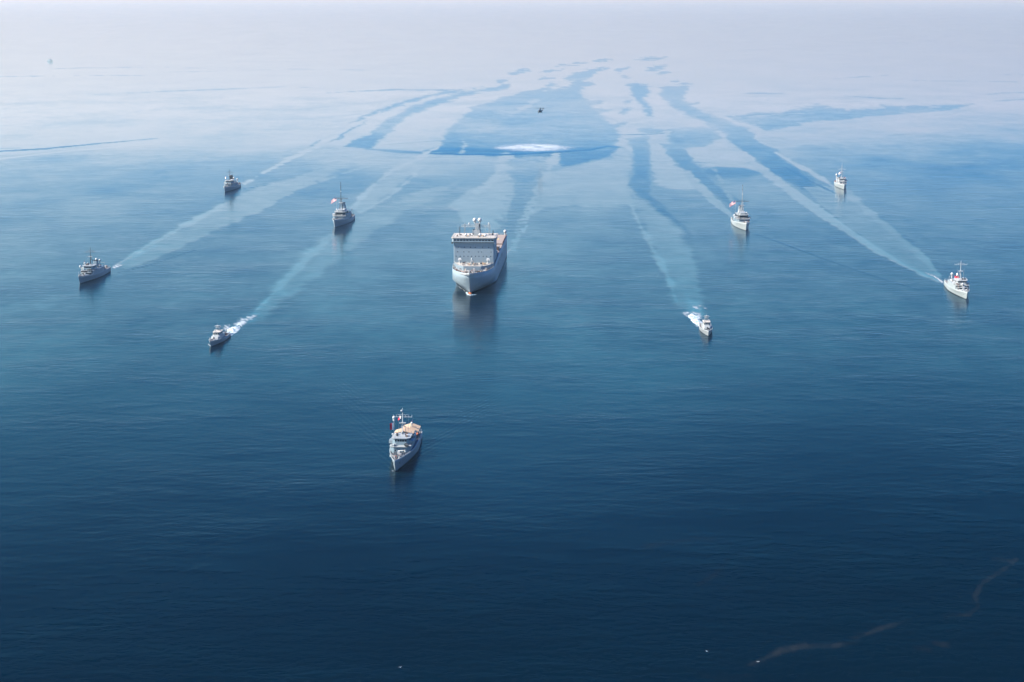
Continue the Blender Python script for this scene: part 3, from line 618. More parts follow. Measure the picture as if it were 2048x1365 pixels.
    clutter(r_, X0 - 31, X0 - 21, -12, -9.8, 11.3, 7, 10, [ROOF, BROWN, WHITE, TAN], 1.6); clutter(r_, X0 - 31, X0 - 21, 9.8, 12, 11.3, 7, 11, [ROOF, BROWN, WHITE, DECKR], 1.6)
    for y in (-1.1, 1.1): MB().tube((X0 - 6, y, 11.4), (X0 - 6, y, 12.5), .55, .4, 8).tube((X0 - 6, y, 12.4), (X0 - 6, y, 12.6), .65, .65, 8).build('capstan', WHITE, r_)
    # boats and gear abreast and abaft the bridge block, cranes, flight deck
    MB().box(-45, X0 - 58, -12.4, 12.4, 14.1, 14.5).build('vehicle_deck', TAND, r_)
    MB().box(-40, X0 - 66, -11.8, -8.8, 14.5, 19.5).build('starboard_deckhouse', SGREY, r_)
    MB().box(X0 - 74, X0 - 60, -8, 8.6, 14.5, 21, .3, .3).build('aft_deckhouse', SGREY, r_)
    for x, y in ((X0 - 80, 9.5), (X0 - 80, -7.0)):
        MB().tube((x, y, 14.4), (x, y, 19.5), 1.1, .9, 10).box(x - 1.6, x + 1.6, y - 1.3, y + 1.3, 19.5, 21.6, .2, .2).tube((x, y, 21), (x - 17, y - 1, 22.6), .55, .3, 6).build('deck_crane', DGREY, r_)
    for k, (x, mm) in enumerate(((X0 - 63, WHITE), (X0 - 68, DGREY), (X0 - 74.5, WHITE), (X0 - 87, BROWN), (X0 - 92, WHITE), (X0 - 96, DGREY))):
        MB().box(x - 2.3, x + 2.3, 9.4, 11.8, 14.5, 17.0 - (k % 3) * .5, .05, .05).build('deck_container', mm, r_)
    MB().box(-74, -30, -12.5, 12.5, 14.5, 15.5).build('flight_deck', TAND, r_)
    mk = MB()
    for q in range(36):
        a0, a1 = 2 * math.pi * q / 36, 2 * math.pi * (q + 1) / 36
        mk.face([(-52 + 7.5 * math.cos(a0), 1 + 7.5 * math.sin(a0), 15.53), (-52 + 7.5 * math.cos(a1), 1 + 7.5 * math.sin(a1), 15.53), (-52 + 8.1 * math.cos(a1), 1 + 8.1 * math.sin(a1), 15.53), (-52 + 8.1 * math.cos(a0), 1 + 8.1 * math.sin(a0), 15.53)])
    mk.face([(-74, .7, 15.53), (-30, .7, 15.53), (-30, 1.1, 15.53), (-74, 1.1, 15.53)]).build('landing_marks', YELL, r_)
    MB().box(-84, -74, -12.2, 12.2, 14.1, 14.4).build('quarterdeck', TAN, r_)
    MB().box(-48.4, -47.2, 4.0, 5.2, 15.5, 16.5, .2, .2).build('deck_tractor', BLACK, r_)
    radome(r_, -79, 11.4, 14.3, 1.1, 2.2)
    rail(r_, [(-74, 12.6, 15.4), (-30, 12.6, 15.4)], h=.9, r=.06, mat=DECKR); rail(r_, [(-84.5, 12, 14.3), (-84.5, -12, 14.3)], h=1.1, r=.06)
    for x in (-20, 0, 18): MB().box(x - 4, x + 4, 12.5, 12.8, 8, 10.4).build('side_recess', DGREY, r_)
    return r_

# ------------------------------------------------------------------ mine hunters with fine bows
def minehunter(kw):
    """one builder for the plain hulled (style 'long') and the high sided (style 'step') hunters"""
    L, B = kw.get('L', 57.0), kw.get('B', 9.9); st = kw['style']; hm = kw.get('hull', BGREY); up = kw.get('upper', GREY); top = kw.get('top', WHITE)
    r_ = ship_root('minehunter', kw['label'], kw['bow'], kw['az'], L, GROUP); X0 = L / 2; rnd = random.Random(kw['seed'])
    if st == 'long': zs = [(0, 2.5), (.25, 2.6), (.30, 3.6), (.62, 3.9), (1, 5.0)]
    else: zs = [(0, 2.9), (.3, 3.0), (.60, 3.4), (.75, 3.9), (1, 4.9)]
    dz, wd = hull(r_, L, B, zs, 2.8, wl=(.40, 1.45, 1.0), dk=(.48, 2.0, .85), bul=.75, bulx=.70, mat=hm, rim=kw.get('rim', LGREY), deckmat=kw.get('deck', DECK), transom=.84)
    anchor(r_, X0 - 3.3, 1.15, 3.1, .7); anchor(r_, X0 - 3.3, -1.15, 3.1, .7)
    if st == 'step':      # flush high side amidships
        xa, xb = -10.5, X0 - 15.5
        n_ = 12; up_b, up_t = [], []
        xsn = [xa + (xb - xa) * q / n_ for q in range(n_ + 1)]
        o = [(x, wd(x) - .02) for x in xsn]; o = [(x, -y) for x, y in o] + [(x, y) for x, y in o[::-1]]
        MB().prism([(x, y) for x, y in o], 2.9, 6.0, [(x - (.5 if x > xb - .1 else 0), y * .985) for x, y in o]).build('raised_side', hm, r_)
        base = 6.0; xf = xb - 2.0
    else:
        xa, xb = -9.0, X0 - 15.0
        MB().prism(chamf(xa, xb, 3.9, 1.5), 3.2, 5.9).build('deckhouse', up, r_)
        MB().prism(chamf(xa, xb + .35, 4.1, 1.5), 5.9, 6.05).build('deckhouse_roof', top, r_)
        base = 6.05; xf = xb - 2.6
    xm_ = xf - kw.get('mx', 6.0)
    # bridge
    hb_ = kw.get('bw', 3.3)
    MB().prism(chamf(xf - 8.5, xf, hb_, 1.1), base, base + 2.5, chamf(xf - 8.5, xf - .25, hb_, 1.1)).build('bridge', up, r_)
    MB().prism(chamf(xf - 9.0, xf + .25, hb_ + .35, 1.2), base + 2.5, base + 2.68).build('bridge_roof', top, r_)
    for sg_ in (1, -1): MB().prism([(xf - 6, sg_ * hb_), (xf - 1.3, sg_ * hb_), (xf - 1.6, sg_ * (hb_ + 1.4)), (xf - 5, sg_ * (hb_ + 1.4))], base + .3, base + 1.4).build('bridge_wing', hm if kw.get('wingh') else top, r_)
    windows(r_, xf - .16, [-(hb_ - 1.4) + q * (hb_ - 1.4) / 2 for q in range(5)], base + 1.75, .70, .75)
    windows(r_, hb_, [xf - 2 - 1.3 * q for q in range(4)], base + 1.75, .85, .7, 'side'); windows(r_, -hb_, [xf - 2 - 1.3 * q for q in range(4)], base + 1.75, .85, .7, 'side')
    if st == 'long': windows(r_, xb, (-1.8, -.2, 1.4), 4.6, .4, .5, name='porthole')
    rt = base + 2.68
    if st == 'step':
        MB().prism(chamf(xb - 2.2, xb + .15, wd(xb) * .93, 1.0), 6.0, 6.14).build('bridge_ledge', top, r_)
        MB().prism(chamf(xb - 1.5, xb + 1.5, wd(xb) * .72, 1.1), 3.2, 4.9, chamf(xb - 1.5, xb + 1.2, wd(xb) * .7, 1.1)).build('forward_locker_house', DGREY, r_)
        MB().prism(chamf(xb - 1.5, xb + 1.7, wd(xb) * .76, 1.1), 4.9, 5.02).build('locker_house_roof', top, r_)
        clutter(r_, xb - 1.2, xb + 1.0, -2.8, 2.8, 5.0, 6, kw['seed'] + 7, [DGREY, BLACK, top, BROWN], .8)
        windows(r_, xb - .1, (-3.2, 3.2), 5.4, .9, .6, name='dark_opening')
    clutter(r_, xb - 2.2, xb - .2, -3, 3, base + .05, 6, kw['seed'] + 8, [DGREY, BLACK, top, BROWN, LGREY], .8)
    for sg_ in (1, -1):
        for q in range(4): MB().box(-9 + q * 3.2, -8.1 + q * 3.2, min(sg_ * (3.0), sg_ * 3.5), max(sg_ * 3.0, sg_ * 3.5), base, base + 1.1 + .4 * (q % 2)).build('deck_locker', [DGREY, top, BROWN, LGREY][(q + kw['seed'] // 100) % 4], r_)
    MB().tube((xf - 7.5, -1.6, rt), (xf - 7.5, -1.6, rt + 5.5), .05, n=4).build('whip_aerial', LGREY, r_); MB().tube((xf - 7.8, 2.0, rt), (xf - 8.2, 2.3, rt + 6), .05, n=4).build('whip_aerial', LGREY, r_)
    ll = MB()
    for a_, b_ in (((xm_, 0, rt + kw.get('mh', 10.0) * .9), (X0 + 1.5, 0, 6.0)), ((xm_, 0, rt + kw.get('mh', 10.0) * .9), (-L / 2 + 2, 0, 5.0))): ll.tube(a_, b_, .035, n=3)
    ll.build('mast_stay', DGREY, r_)
    rail(r_, [(xf - 8.8, -hb_, rt), (xf - 1, -hb_, rt), (xf, -hb_ + 1, rt), (xf, hb_ - 1, rt), (xf - 1, hb_, rt), (xf - 8.8, hb_, rt)], h=.8, r=.03, mat=top)
    clutter(r_, xf - 7, xf - .8, -hb_ + .6, hb_ - .6, rt, 7, kw['seed'] + 1, [top, DGREY, WHITE, BROWN, BLACK], .9)
    # mast
    xm, mh = xf - kw.get('mx', 6.0), kw.get('mh', 10.0); mm = kw.get('mast', LGREY)
    m_ = MB().tube((xm, 0, rt), (xm, 0, rt + mh), .26, .10, 8)
    for sx_ in (-1, 1): m_.tube((xm - 2.2, sx_ * 1.1, rt), (xm, 0, rt + mh * .55), .10, n=5)
    yy = kw.get('yard', .68)
    m_.tube((xm, -3.6, rt + mh * yy), (xm, 3.6, rt + mh * yy), .08, n=5).tube((xm, -2.0, rt + mh * (yy + .08)), (xm, 2.0, rt + mh * (yy + .08)), .06, n=5)
    for y in (-3.6, -2.4, -1.2, 1.2, 2.4, 3.6): m_.tube((xm, y, rt + mh * yy - .2), (xm, y, rt + mh * yy + .9), .05, n=4)
    m_.build('mast', mm, r_)
    MB().box(xm + .1, xm + .9, -1.3, 1.3, rt + mh * .42, rt + mh * .42 + .35).build('radar_aerial', top, r_)
    if kw.get('mastball'): radome(r_, xm + .2, -.35, rt + mh * .86, .38, .1)
    for x, y, z, rr_, pp_ in kw.get('domes', ()): radome(r_, x, y, z, rr_, pp_)
    # foredeck: gun on its platform, breakwater, capstans
    xg = xb + 4.2
    MB().prism([(xg - 2.6, -2.0), (xg + 1.4, -2.0), (xg + 2.3, -1.0), (xg + 2.3, 1.0), (xg + 1.4, 2.0), (xg - 2.6, 2.0)], dz(xg) - .1, dz(xg) + .7).build('gun_platform', DGREY if st == 'long' else up, r_)
    g_ = MB().tube((xg, 0, dz(xg) + .7), (xg, 0, dz(xg) + 1.2), .45, .4, 10).box(xg - .6, xg + .5, -.5, .5, dz(xg) + 1.15, dz(xg) + 1.85, .15, .15)
    ga = kw.get('gun', (1, 0)); g_.tube((xg, 0, dz(xg) + 1.8), (xg + 2.8 * ga[0], 2.8 * ga[1], dz(xg) + 2.3), .12, .07, 6); g_.build('deck_gun', kw.get('gunm', LGREY), r_)
    MB().prism([(xg + 2.9, -3.1), (xg + 4.6, -.1), (xg + 4.6, .1), (xg + 2.9, 3.1), (xg + 2.7, 3.1), (xg + 4.3, 0), (xg + 2.7, -3.1)], dz(xg + 3) - .05, dz(xg + 3) + .8).build('breakwater', top, r_)
    for y in (-.9, .9): MB().tube((X0 - 5.0, y, dz(X0 - 5)), (X0 - 5.0, y, dz(X0 - 5) + .8), .35, .28, 8).build('capstan', WHITE, r_)
    MB().box(X0 - 4.0, X0 - 2.4, -.35, .35, dz(X0 - 3), dz(X0 - 3) + .7, .1, .1).build('windlass', BROWN, r_)
    clutter(r_, xb + .5, X0 - 4, -3, 3, dz, 11, kw['seed'] + 2, [BROWN, top, DECKR, BLACK, DGREY], .9, wd)
    n_ = 14
    for sg_ in (1, -1): rail(r_, [(xb + 1 + (X0 + 1.6 - xb) * q / n_ , sg_ * max(.1, wd(xb + 1 + (X0 + 1.6 - xb) * q / n_) - .12), dz(xb + (X0 - xb) * q / n_) + .75) for q in range(n_ + 1)], h=.55, r=.03, mat=top)
    MB().tube((X0 + 1.8, 0, dz(X0) + .8), (X0 + 1.8, 0, dz(X0) + kw.get('jack', 2.6)), .07, n=5).build('jackstaff', WHITE, r_)
    # funnel
    fx = kw.get('fx', xf - 12.5)
    MB().prism(chamf(fx - 3.2, fx, 1.5, .5, .5), base - .2, base + kw.get('fh', 3.4), [(x - .5, y * .8) for x, y in chamf(fx - 3.0, fx - .2, 1.5, .5, .5)]).build('funnel', kw.get('funm', up), r_)
    MB().prism([(x - .5, y * .84) for x, y in chamf(fx - 3.1, fx - .1, 1.5, .5, .5)], base + kw.get('fh', 3.4), base + kw.get('fh', 3.4) + .35).build('funnel_cap', BLACK, r_)
    # boats, rafts and stern gear
    for sg_ in (1, -1): raft(r_, -6.5, sg_ * 3.6, base, WHITE if sg_ < 0 else HWHITE); raft(r_, -3.8, sg_ * 3.6, base, WHITE if sg_ < 0 else HWHITE)
    bo = MB()
    for q in range(8):
        t0, t1 = q / 8, (q + 1) / 8; w0, w1 = .85 * (1 - max(0, t0 - .5) ** 2 * 4), .85 * (1 - max(0, t1 - .5) ** 2 * 4)
        bo.prism([(-10 - 5 + 5 * t0, 3.2 - w0 * .5), (-10 - 5 + 5 * t1, 3.2 - w1 * .5), (-10 - 5 + 5 * t1, 3.2 + w1 * .5), (-10 - 5 + 5 * t0, 3.2 + w0 * .5)], dz(-12) + .8, dz(-12) + 1.7, [(-15 + 5 * t0, 3.2 - w0), (-15 + 5 * t1, 3.2 - w1), (-15 + 5 * t1, 3.2 + w1), (-15 + 5 * t0, 3.2 + w0)])
    bo.build('sea_boat', kw.get('boat', ORANGE), r_)
    sh = MB(); xs_ = -13.5; zsn = dz(-15)
    sh.box(-19.0, -10.5, -2.6, 2.2, zsn, zsn + 2.2, .1, .1).build('sweep_deck_house', up, r_)
    sh = MB().tube((-20.2, -1.2, zsn), (-20.2, -1.2, zsn + 2.6), .5, .4, 8)
    cb_ = kw.get('crane', (5.5, 0, 2.6)); sh.tube((-20.2, -1.2, zsn + 2.6), (-20.2 + cb_[0], -1.2 + cb_[1], zsn + 2.6 + cb_[2]), .26, .12, 6).build('stern_crane', kw.get('cranem', DGREY), r_)
    clutter(r_, -L / 2 + 1.5, -11, -3.6, 3.6, dz, 12, kw['seed'] + 3, kw.get('gear', [BROWN, DGREY, ORANGE, WHITE, DECKR]), 1.5)
    MB().tube((-18.0, 3.0, zsn), (-17.6, 3.0, zsn + 4.2), .09).tube((-18, -3.0, zsn), (-17.6, -3.0, zsn + 4.2), .09).tube((-17.6, -3.0, zsn + 4.2), (-17.6, 3.0, zsn + 4.2), .09).build('stern_gantry', top, r_)
    rail(r_, [(-9, wd(-9) - .15, dz(-12)), (-18, wd(-18) - .15, dz(-18)), (-L / 2 + .4, wd(-L / 2) - .3, dz(-L / 2)), (-L / 2 + .4, -wd(-L / 2) + .3, dz(-L / 2)), (-18, -wd(-18) + .15, dz(-18)), (-9, -wd(-9) + .15, dz(-12))], h=1.0, r=.03, mat=top)
    if kw.get('awning'):
        z1 = rt - .3; aw = MB()
        for sg_ in (1, -1): aw.prism([(xf - 16.5, 0, z1 + .85), (xf - 9.4, 0, z1 + .85), (xf - 9.6, sg_ * 3.9, z1 - .15), (xf - 16.3, sg_ * 3.7, z1 - .25)], 0, 0, [(xf - 16.5, 0, z1 + .93), (xf - 9.4, 0, z1 + .93), (xf - 9.6, sg_ * 3.9, z1 - .07), (xf - 16.3, sg_ * 3.7, z1 - .17)])
        aw.build('awning', TAN, r_)
        p_ = MB()
        for x in (xf - 9.7, xf - 16.2):
            for y in (-3.6, 3.6): p_.tube((x, y, base), (x, y, z1 - .15), .06, n=5)
        p_.build('awning_pole', LGREY, r_)
        aw = MB(); zb = zsn + 3.6
        aw.prism([(-23.5, -2.6, zb - .2), (-13.5, -2.6, zb - .2), (-13.5, .6, zb + .8), (-23.5, .6, zb + .8)], 0, 0, [(-23.5, -2.6, zb - .12), (-13.5, -2.6, zb - .12), (-13.5, .6, zb + .88), (-23.5, .6, zb + .88)])
        aw.prism([(-23.5, .6, zb + .8), (-13.5, .6, zb + .8), (-14.5, 4.2, zb - .5), (-23.5, 4.2, zb - .5)], 0, 0, [(-23.5, .6, zb + .88), (-13.5, .6, zb + .88), (-14.5, 4.2, zb - .42), (-23.5, 4.2, zb - .42)])
        aw.build('awning', TAN, r_)
        p_ = MB()
        for x in (-23.2, -14.6):
            for y in (-2.5, 4.1): p_.tube((x, y, zsn), (x, y, zb - .4), .06, n=5)
        p_.build('awning_pole', LGREY, r_)
        radome(r_, -17.5, 1.2, zb + .8, .5, .9)
    for p, w_, h_, kd, an, dr in kw.get('flags', ()): flag(r_, p, w_, h_, kd, an, dr)
    if kw.get('post'):
        x, y, z = kw['post']; MB().tube((x, y, base), (x, y, z), .12, .1, 6).build('aerial_post', LGREY, r_); MB().tube((x, y, z), (x, y, z + 1.3), .42, .5, 10).ball((x, y, z + 1.3), .62, 1, 12, 8).build('radome', WHITE, r_)
    return r_

# ------------------------------------------------------------------ wooden hulled sweepers with a tall mast and big funnel
def minesweeper(kw):
    L, B = 62.0, 11.6; r_ = ship_root('minesweeper', kw['label'], kw['bow'], kw['az'], L, GROUP); X0 = L / 2
    dz, wd = hull(r_, L, B, [(0, 3.0), (.5, 3.4), (.62, 4.6), (1, 6.3)], 3.4, wl=(.42, 1.6, .95), dk=(.5, 2.2, .75), bul=.7, bulx=.62, mat=kw['hull'], rim=LGREY, deckmat=DECK, transom=.8)
    anchor(r_, X0 - 3.4, 1.5, 4, .8); anchor(r_, X0 - 3.4, -1.5, 4, .8)
    MB().prism(chamf(-14, X0 - 16, 4.9, 1.6), 3.2, 6.9).build('deckhouse', GREY, r_)
    MB().prism(chamf(-14, X0 - 15.6, 5.2, 1.7), 6.9, 7.05).build('deckhouse_roof', LGREY, r_)
    MB().prism(chamf(-6, X0 - 19, 4.0, 1.4), 7.05, 9.6, chamf(-6, X0 - 19.4, 4.0, 1.4)).build('bridge', DGREY, r_)
    MB().prism(chamf(-6.5, X0 - 18.8, 4.3, 1.5), 9.6, 9.8).build('bridge_roof', LGREY, r_)
    for sg_ in (1, -1): MB().box(X0 - 24.5, X0 - 20.8, min(sg_ * 4.0, sg_ * 6.0), max(sg_ * 4.0, sg_ * 6.0), 7.05, 8.25).build('bridge_wing', WHITE if sg_ == -1 else LGREY, r_)
    windows(r_, X0 - 19.25, (-2.2, -1.1, 0, 1.1, 2.2), 8.7, .85, .8); windows(r_, 4.0, [X0 - 22 - 1.5 * q for q in range(4)], 8.7, .9, .7, 'side'); windows(r_, -4.0, [X0 - 22 - 1.5 * q for q in range(4)], 8.7, .9, .7, 'side')
    MB().prism(chamf(-2, X0 - 21.5, 2.6, .8), 9.8, 11.3).build('signal_house', kw['sig'], r_)
    rail(r_, [(X0 - 24, -5.0, 7.05), (X0 - 17, -5.0, 7.05), (X0 - 15.7, -3.4, 7.05), (X0 - 15.7, 3.4, 7.05), (X0 - 17, 5.0, 7.05), (X0 - 24, 5.0, 7.05)], r=.05, mat=LGREY)
    rail(r_, [(X0 - 28, -4.1, 9.8), (X0 - 20, -4.1, 9.8), (X0 - 18.9, -2.8, 9.8), (X0 - 18.9, 2.8, 9.8), (X0 - 20, 4.1, 9.8), (X0 - 28, 4.1, 9.8)], r=.05, h=.9, mat=LGREY)
    # funnel behind the mast
    MB().prism(chamf(-9.5, -3.0, 2.5, .8, .8), 7.0, 15.0, [(x - .9, y * .42) for x, y in chamf(-7.6, -3.2, 2.5, .8, .8)]).build('funnel', kw['fun'], r_)
    MB().prism([(x - .9, y * .44) for x, y in chamf(-7.7, -3.1, 2.5, .8, .8)], 15.0, 15.5).build('funnel_cap', BLACK, r_)
    xm = X0 - 26.5
    m_ = MB()
    for dx, dy in ((-1.2, -1.2), (1.0, -1.2), (-1.2, 1.2), (1.0, 1.2)): m_.tube((xm + dx, dy, 9.8), (xm + dx * .3, dy * .3, 19.5), .16, .12, 5)
    for q in range(6): m_.tube((xm - 1.0, -1.0, 10.4 + q * 1.5), (xm + .8, 1.0, 11.4 + q * 1.5), .08, n=4).tube((xm + .8, -1.0, 10.4 + q * 1.5), (xm + .8, 1.0, 11.4 + q * 1.5), .08, n=4)
    m_.tube((xm, 0, 19), (xm, 0, 32.5), .24, .10, 6).build('mast', kw['mast'], r_)
    m_ = MB().tube((xm, -5.0, 19.6), (xm, 5.4, 19.6), .17, .17, 6).tube((xm, -3, 20.6), (xm, 3, 20.6), .09, n=4)
    for y in (-5, -3.6, -1.8, 1.8, 3.6, 5.2): m_.tube((xm, y, 19.2), (xm, y, 20.8), .09, n=4)
    m_.build('yard_arm', DGREY, r_)
    for z, rr_ in ((25.0, .42), (28.6, .38), (31.6, .34)): MB().tube((xm, 0, z), (xm, 0, z + .6), rr_, rr_, 8).build('mast_aerial', DGREY if rr_ != .42 else WHITE, r_)
    MB().box(xm + .4, xm + 1.0, -1.6, 1.6, 16.4, 16.9).tube((xm, 0, 16.2), (xm + .8, 0, 16.2), .5, .5, 6).build('radar_aerial', WHITE, r_)
    for x, y, z, q in ((X0 - 24, -2.9, 9.8, .7), (X0 - 23, 3.1, 9.8, .6), (-7, 5.0, 7.0, .6), (-16, -3.5, 3.2, .8)): radome(r_, x, y, z, q, .9)
    clutter(r_, X0 - 22, X0 - 17, -4, 4, 7.05, 8, 41 + kw['seed'], [DGREY, LGREY, BLACK, BROWN, WHITE], 1.1); clutter(r_, X0 - 15, X0 - 2, -4, 4, dz, 16, 42 + kw['seed'], [DGREY, BLACK, BROWN, LGREY, WHITE, DECKR], 1.4, wd)
    MB().tube((X0 - 11, 0, dz(X0 - 11)), (X0 - 11, 0, dz(X0 - 11) + 1.3), .5, .35, 8).box(X0 - 11.5, X0 - 10.4, -.5, .5, dz(X0 - 11) + 1.2, dz(X0 - 11) + 1.9, .1, .1).tube((X0 - 10.6, 0, dz(X0 - 11) + 1.6), (X0 - 9, 0, dz(X0 - 11) + 1.9), .07).build('deck_gun', DGREY, r_)
    clutter(r_, -L / 2 + 2, -14, -4, 4, dz, 16, 43 + kw['seed'], [DGREY, BROWN, LGREY, WHITE, ORANGE], 2.0)
    MB().tube((-24, -2.5, 3), (-24, -2.5, 6), .5, .4, 8).tube((-24, -2.5, 6), (-18, -2.0, 8.5), .3, .15, 6).build('stern_crane', DGREY, r_)
    MB().tube((-21, 3.5, 3), (-22.5, 3.6, 8.3), .16).tube((-22.5, 3.6, 8.3), (-23.5, 3.6, 7.9), .3).build('davit', DGREY, r_)
    for sg_ in (1, -1):
        rail(r_, [(X0 - 16 + 18.5 * q / 12, sg_ * max(.1, wd(X0 - 16 + 18.5 * q / 12) - .12), dz(X0 - 16 + 16 * q / 12) + .75) for q in range(13)], h=.6, r=.05, mat=LGREY)
        rail(r_, [(-12, sg_ * (wd(-12) - .2), dz(-12)), (-L / 2 + 1, sg_ * (wd(-L / 2) - .1), dz(-L / 2))], h=1.0, r=.05, mat=LGREY)
        raft(r_, -9, sg_ * 4.2, 7.05); raft(r_, -11.5, sg_ * 4.2, 7.05)
    fx, fy, fz = kw['flagp']; MB().tube((fx, fy, 10), (fx, fy, fz + .3), .07, n=5).build('flag_halyard', LGREY, r_)
    flag(r_, (fx, fy, fz), 4.6, 2.6, 'stripes', math.radians(-108), .62, 'ensign')
    return r_

# ------------------------------------------------------------------ small patrol boats
def patrol_boat(kw):
    L, B = 32.0, 6.6; r_ = ship_root('patrol_boat', kw['label'], kw['bow'], kw['az'], L, 'patrol boats trailing white wash'); r_['category'] = 'boat'; X0 = L / 2
    dz, wd = hull(r_, L, B, [(0, 1.6), (.4, 1.8), (.6, 2.3), (1, 3.3)], 2.2, wl=(.4, 1.5, 1.0), dk=(.5, 2.1, .8), bul=.45, bulx=.62, mat=kw['hull'], rim=LGREY, deckmat=DECK, transom=.88, draft=1.0, boot=.25)
    MB().prism(chamf(-6, X0 - 9, 2.3, .8), 1.7, 3.5, chamf(-6, X0 - 10, 2.2, .8)).build('deckhouse', LGREY, r_)
    MB().prism(chamf(-3, X0 - 11.6, 1.9, .6), 3.5, 5.3, chamf(-3, X0 - 12.3, 1.75, .6)).build('wheelhouse', LGREY, r_)
    MB().prism(chamf(-3.4, X0 - 12.0, 2.0, .7), 5.3, 5.42).build('wheelhouse_roof', ROOF, r_)
    windows(r_, X0 - 11.9, (-1.15, 0, 1.15), 4.55, .85, .7); windows(r_, 1.86, [X0 - 13.5 - 1.4 * q for q in range(3)], 4.6, .9, .6, 'side'); windows(r_, -1.86, [X0 - 13.5 - 1.4 * q for q in range(3)], 4.6, .9, .6, 'side')
    xm = X0 - 15.5
    MB().tube((xm, -1.2, 5.4), (xm - .3, -.4, 8.0), .12, n=5).tube((xm, 1.2, 5.4), (xm - .3, .4, 8.0), .12, n=5).tube((xm - 1.5, 0, 5.4), (xm - .3, 0, 9.2), .12, .06, 5).box(xm - .8, xm + .3, -1.1, 1.1, 7.2, 7.35).tube((xm - .3, -1.9, 7.9), (xm - .3, 1.9, 7.9), .07, n=4).build('mast', LGREY, r_)
    MB().box(xm - .1, xm + .3, -1.1, 1.1, 8.1, 8.35).build('radar_aerial', WHITE, r_)
    radome(r_, xm - .2, .0, 7.35, .5, .2); radome(r_, X0 - 14, -1.2, 5.4, .35, .3)
    MB().box(-3, -1.8, -.9, .9, 3.5, 5.6, .15, .15).build('funnel', DGREY, r_)
    MB().tube((X0 - 6.5, 0, dz(X0 - 6)), (X0 - 6.5, 0, dz(X0 - 6) + .9), .4, .3, 8).box(X0 - 7, X0 - 6, -.4, .4, dz(X0 - 6) + .8, dz(X0 - 6) + 1.4, .1, .1).tube((X0 - 6.2, 0, dz(X0 - 6) + 1.2), (X0 - 4.6, 0, dz(X0 - 6) + 1.4), .07).build('deck_gun', DGREY, r_)
    clutter(r_, X0 - 9, X0 - 3, -1.8, 1.8, dz, 6, kw['seed'], [DGREY, BROWN, LGREY], .7, wd); clutter(r_, -L / 2 + 2.5, -7, -2.2, 2.2, dz, 8, kw['seed'] + 1, [DGREY, BROWN, DECKR, LGREY], 1.1)
    MB().prism([(-13.5, -1.1), (-9.5, -1.0), (-8.4, 0), (-9.5, 1.0), (-13.5, 1.1)], 2.3, 2.9, [(-13.6, -1.3), (-9.2, -1.2), (-7.9, 0), (-9.2, 1.2), (-13.6, 1.3)]).build('dinghy', DGREY, r_)
    MB().tube((-10, 2.3, 1.7), (-10, 2.3, 4.3), .16).tube((-10, 2.3, 4.3), (-12.5, 1.2, 4.9), .12).build('davit', DGREY, r_)
    for sg_ in (1, -1): rail(r_, [(X0 - 11 + 12.5 * q / 8, sg_ * max(.08, wd(X0 - 11 + 12.5 * q / 8) - .1), dz(X0 - 11 + 10.5 * q / 8) + .45) for q in range(9)], h=.6, r=.035, mat=LGREY); rail(r_, [(-6, sg_ * (wd(-6) - .15), dz(-6)), (-L / 2 + .5, sg_ * (wd(-L / 2) - .1), dz(-L / 2))], h=.9, r=.035, mat=LGREY)
    flag(r_, (-5.0, 0, 7.4), 1.5, .9, 'stripes', math.radians(180), .3, 'ensign'); MB().tube((-5, 0, 3.5), (-5, 0, 7.5), .05, n=4).build('flagstaff', LGREY, r_)
    return r_

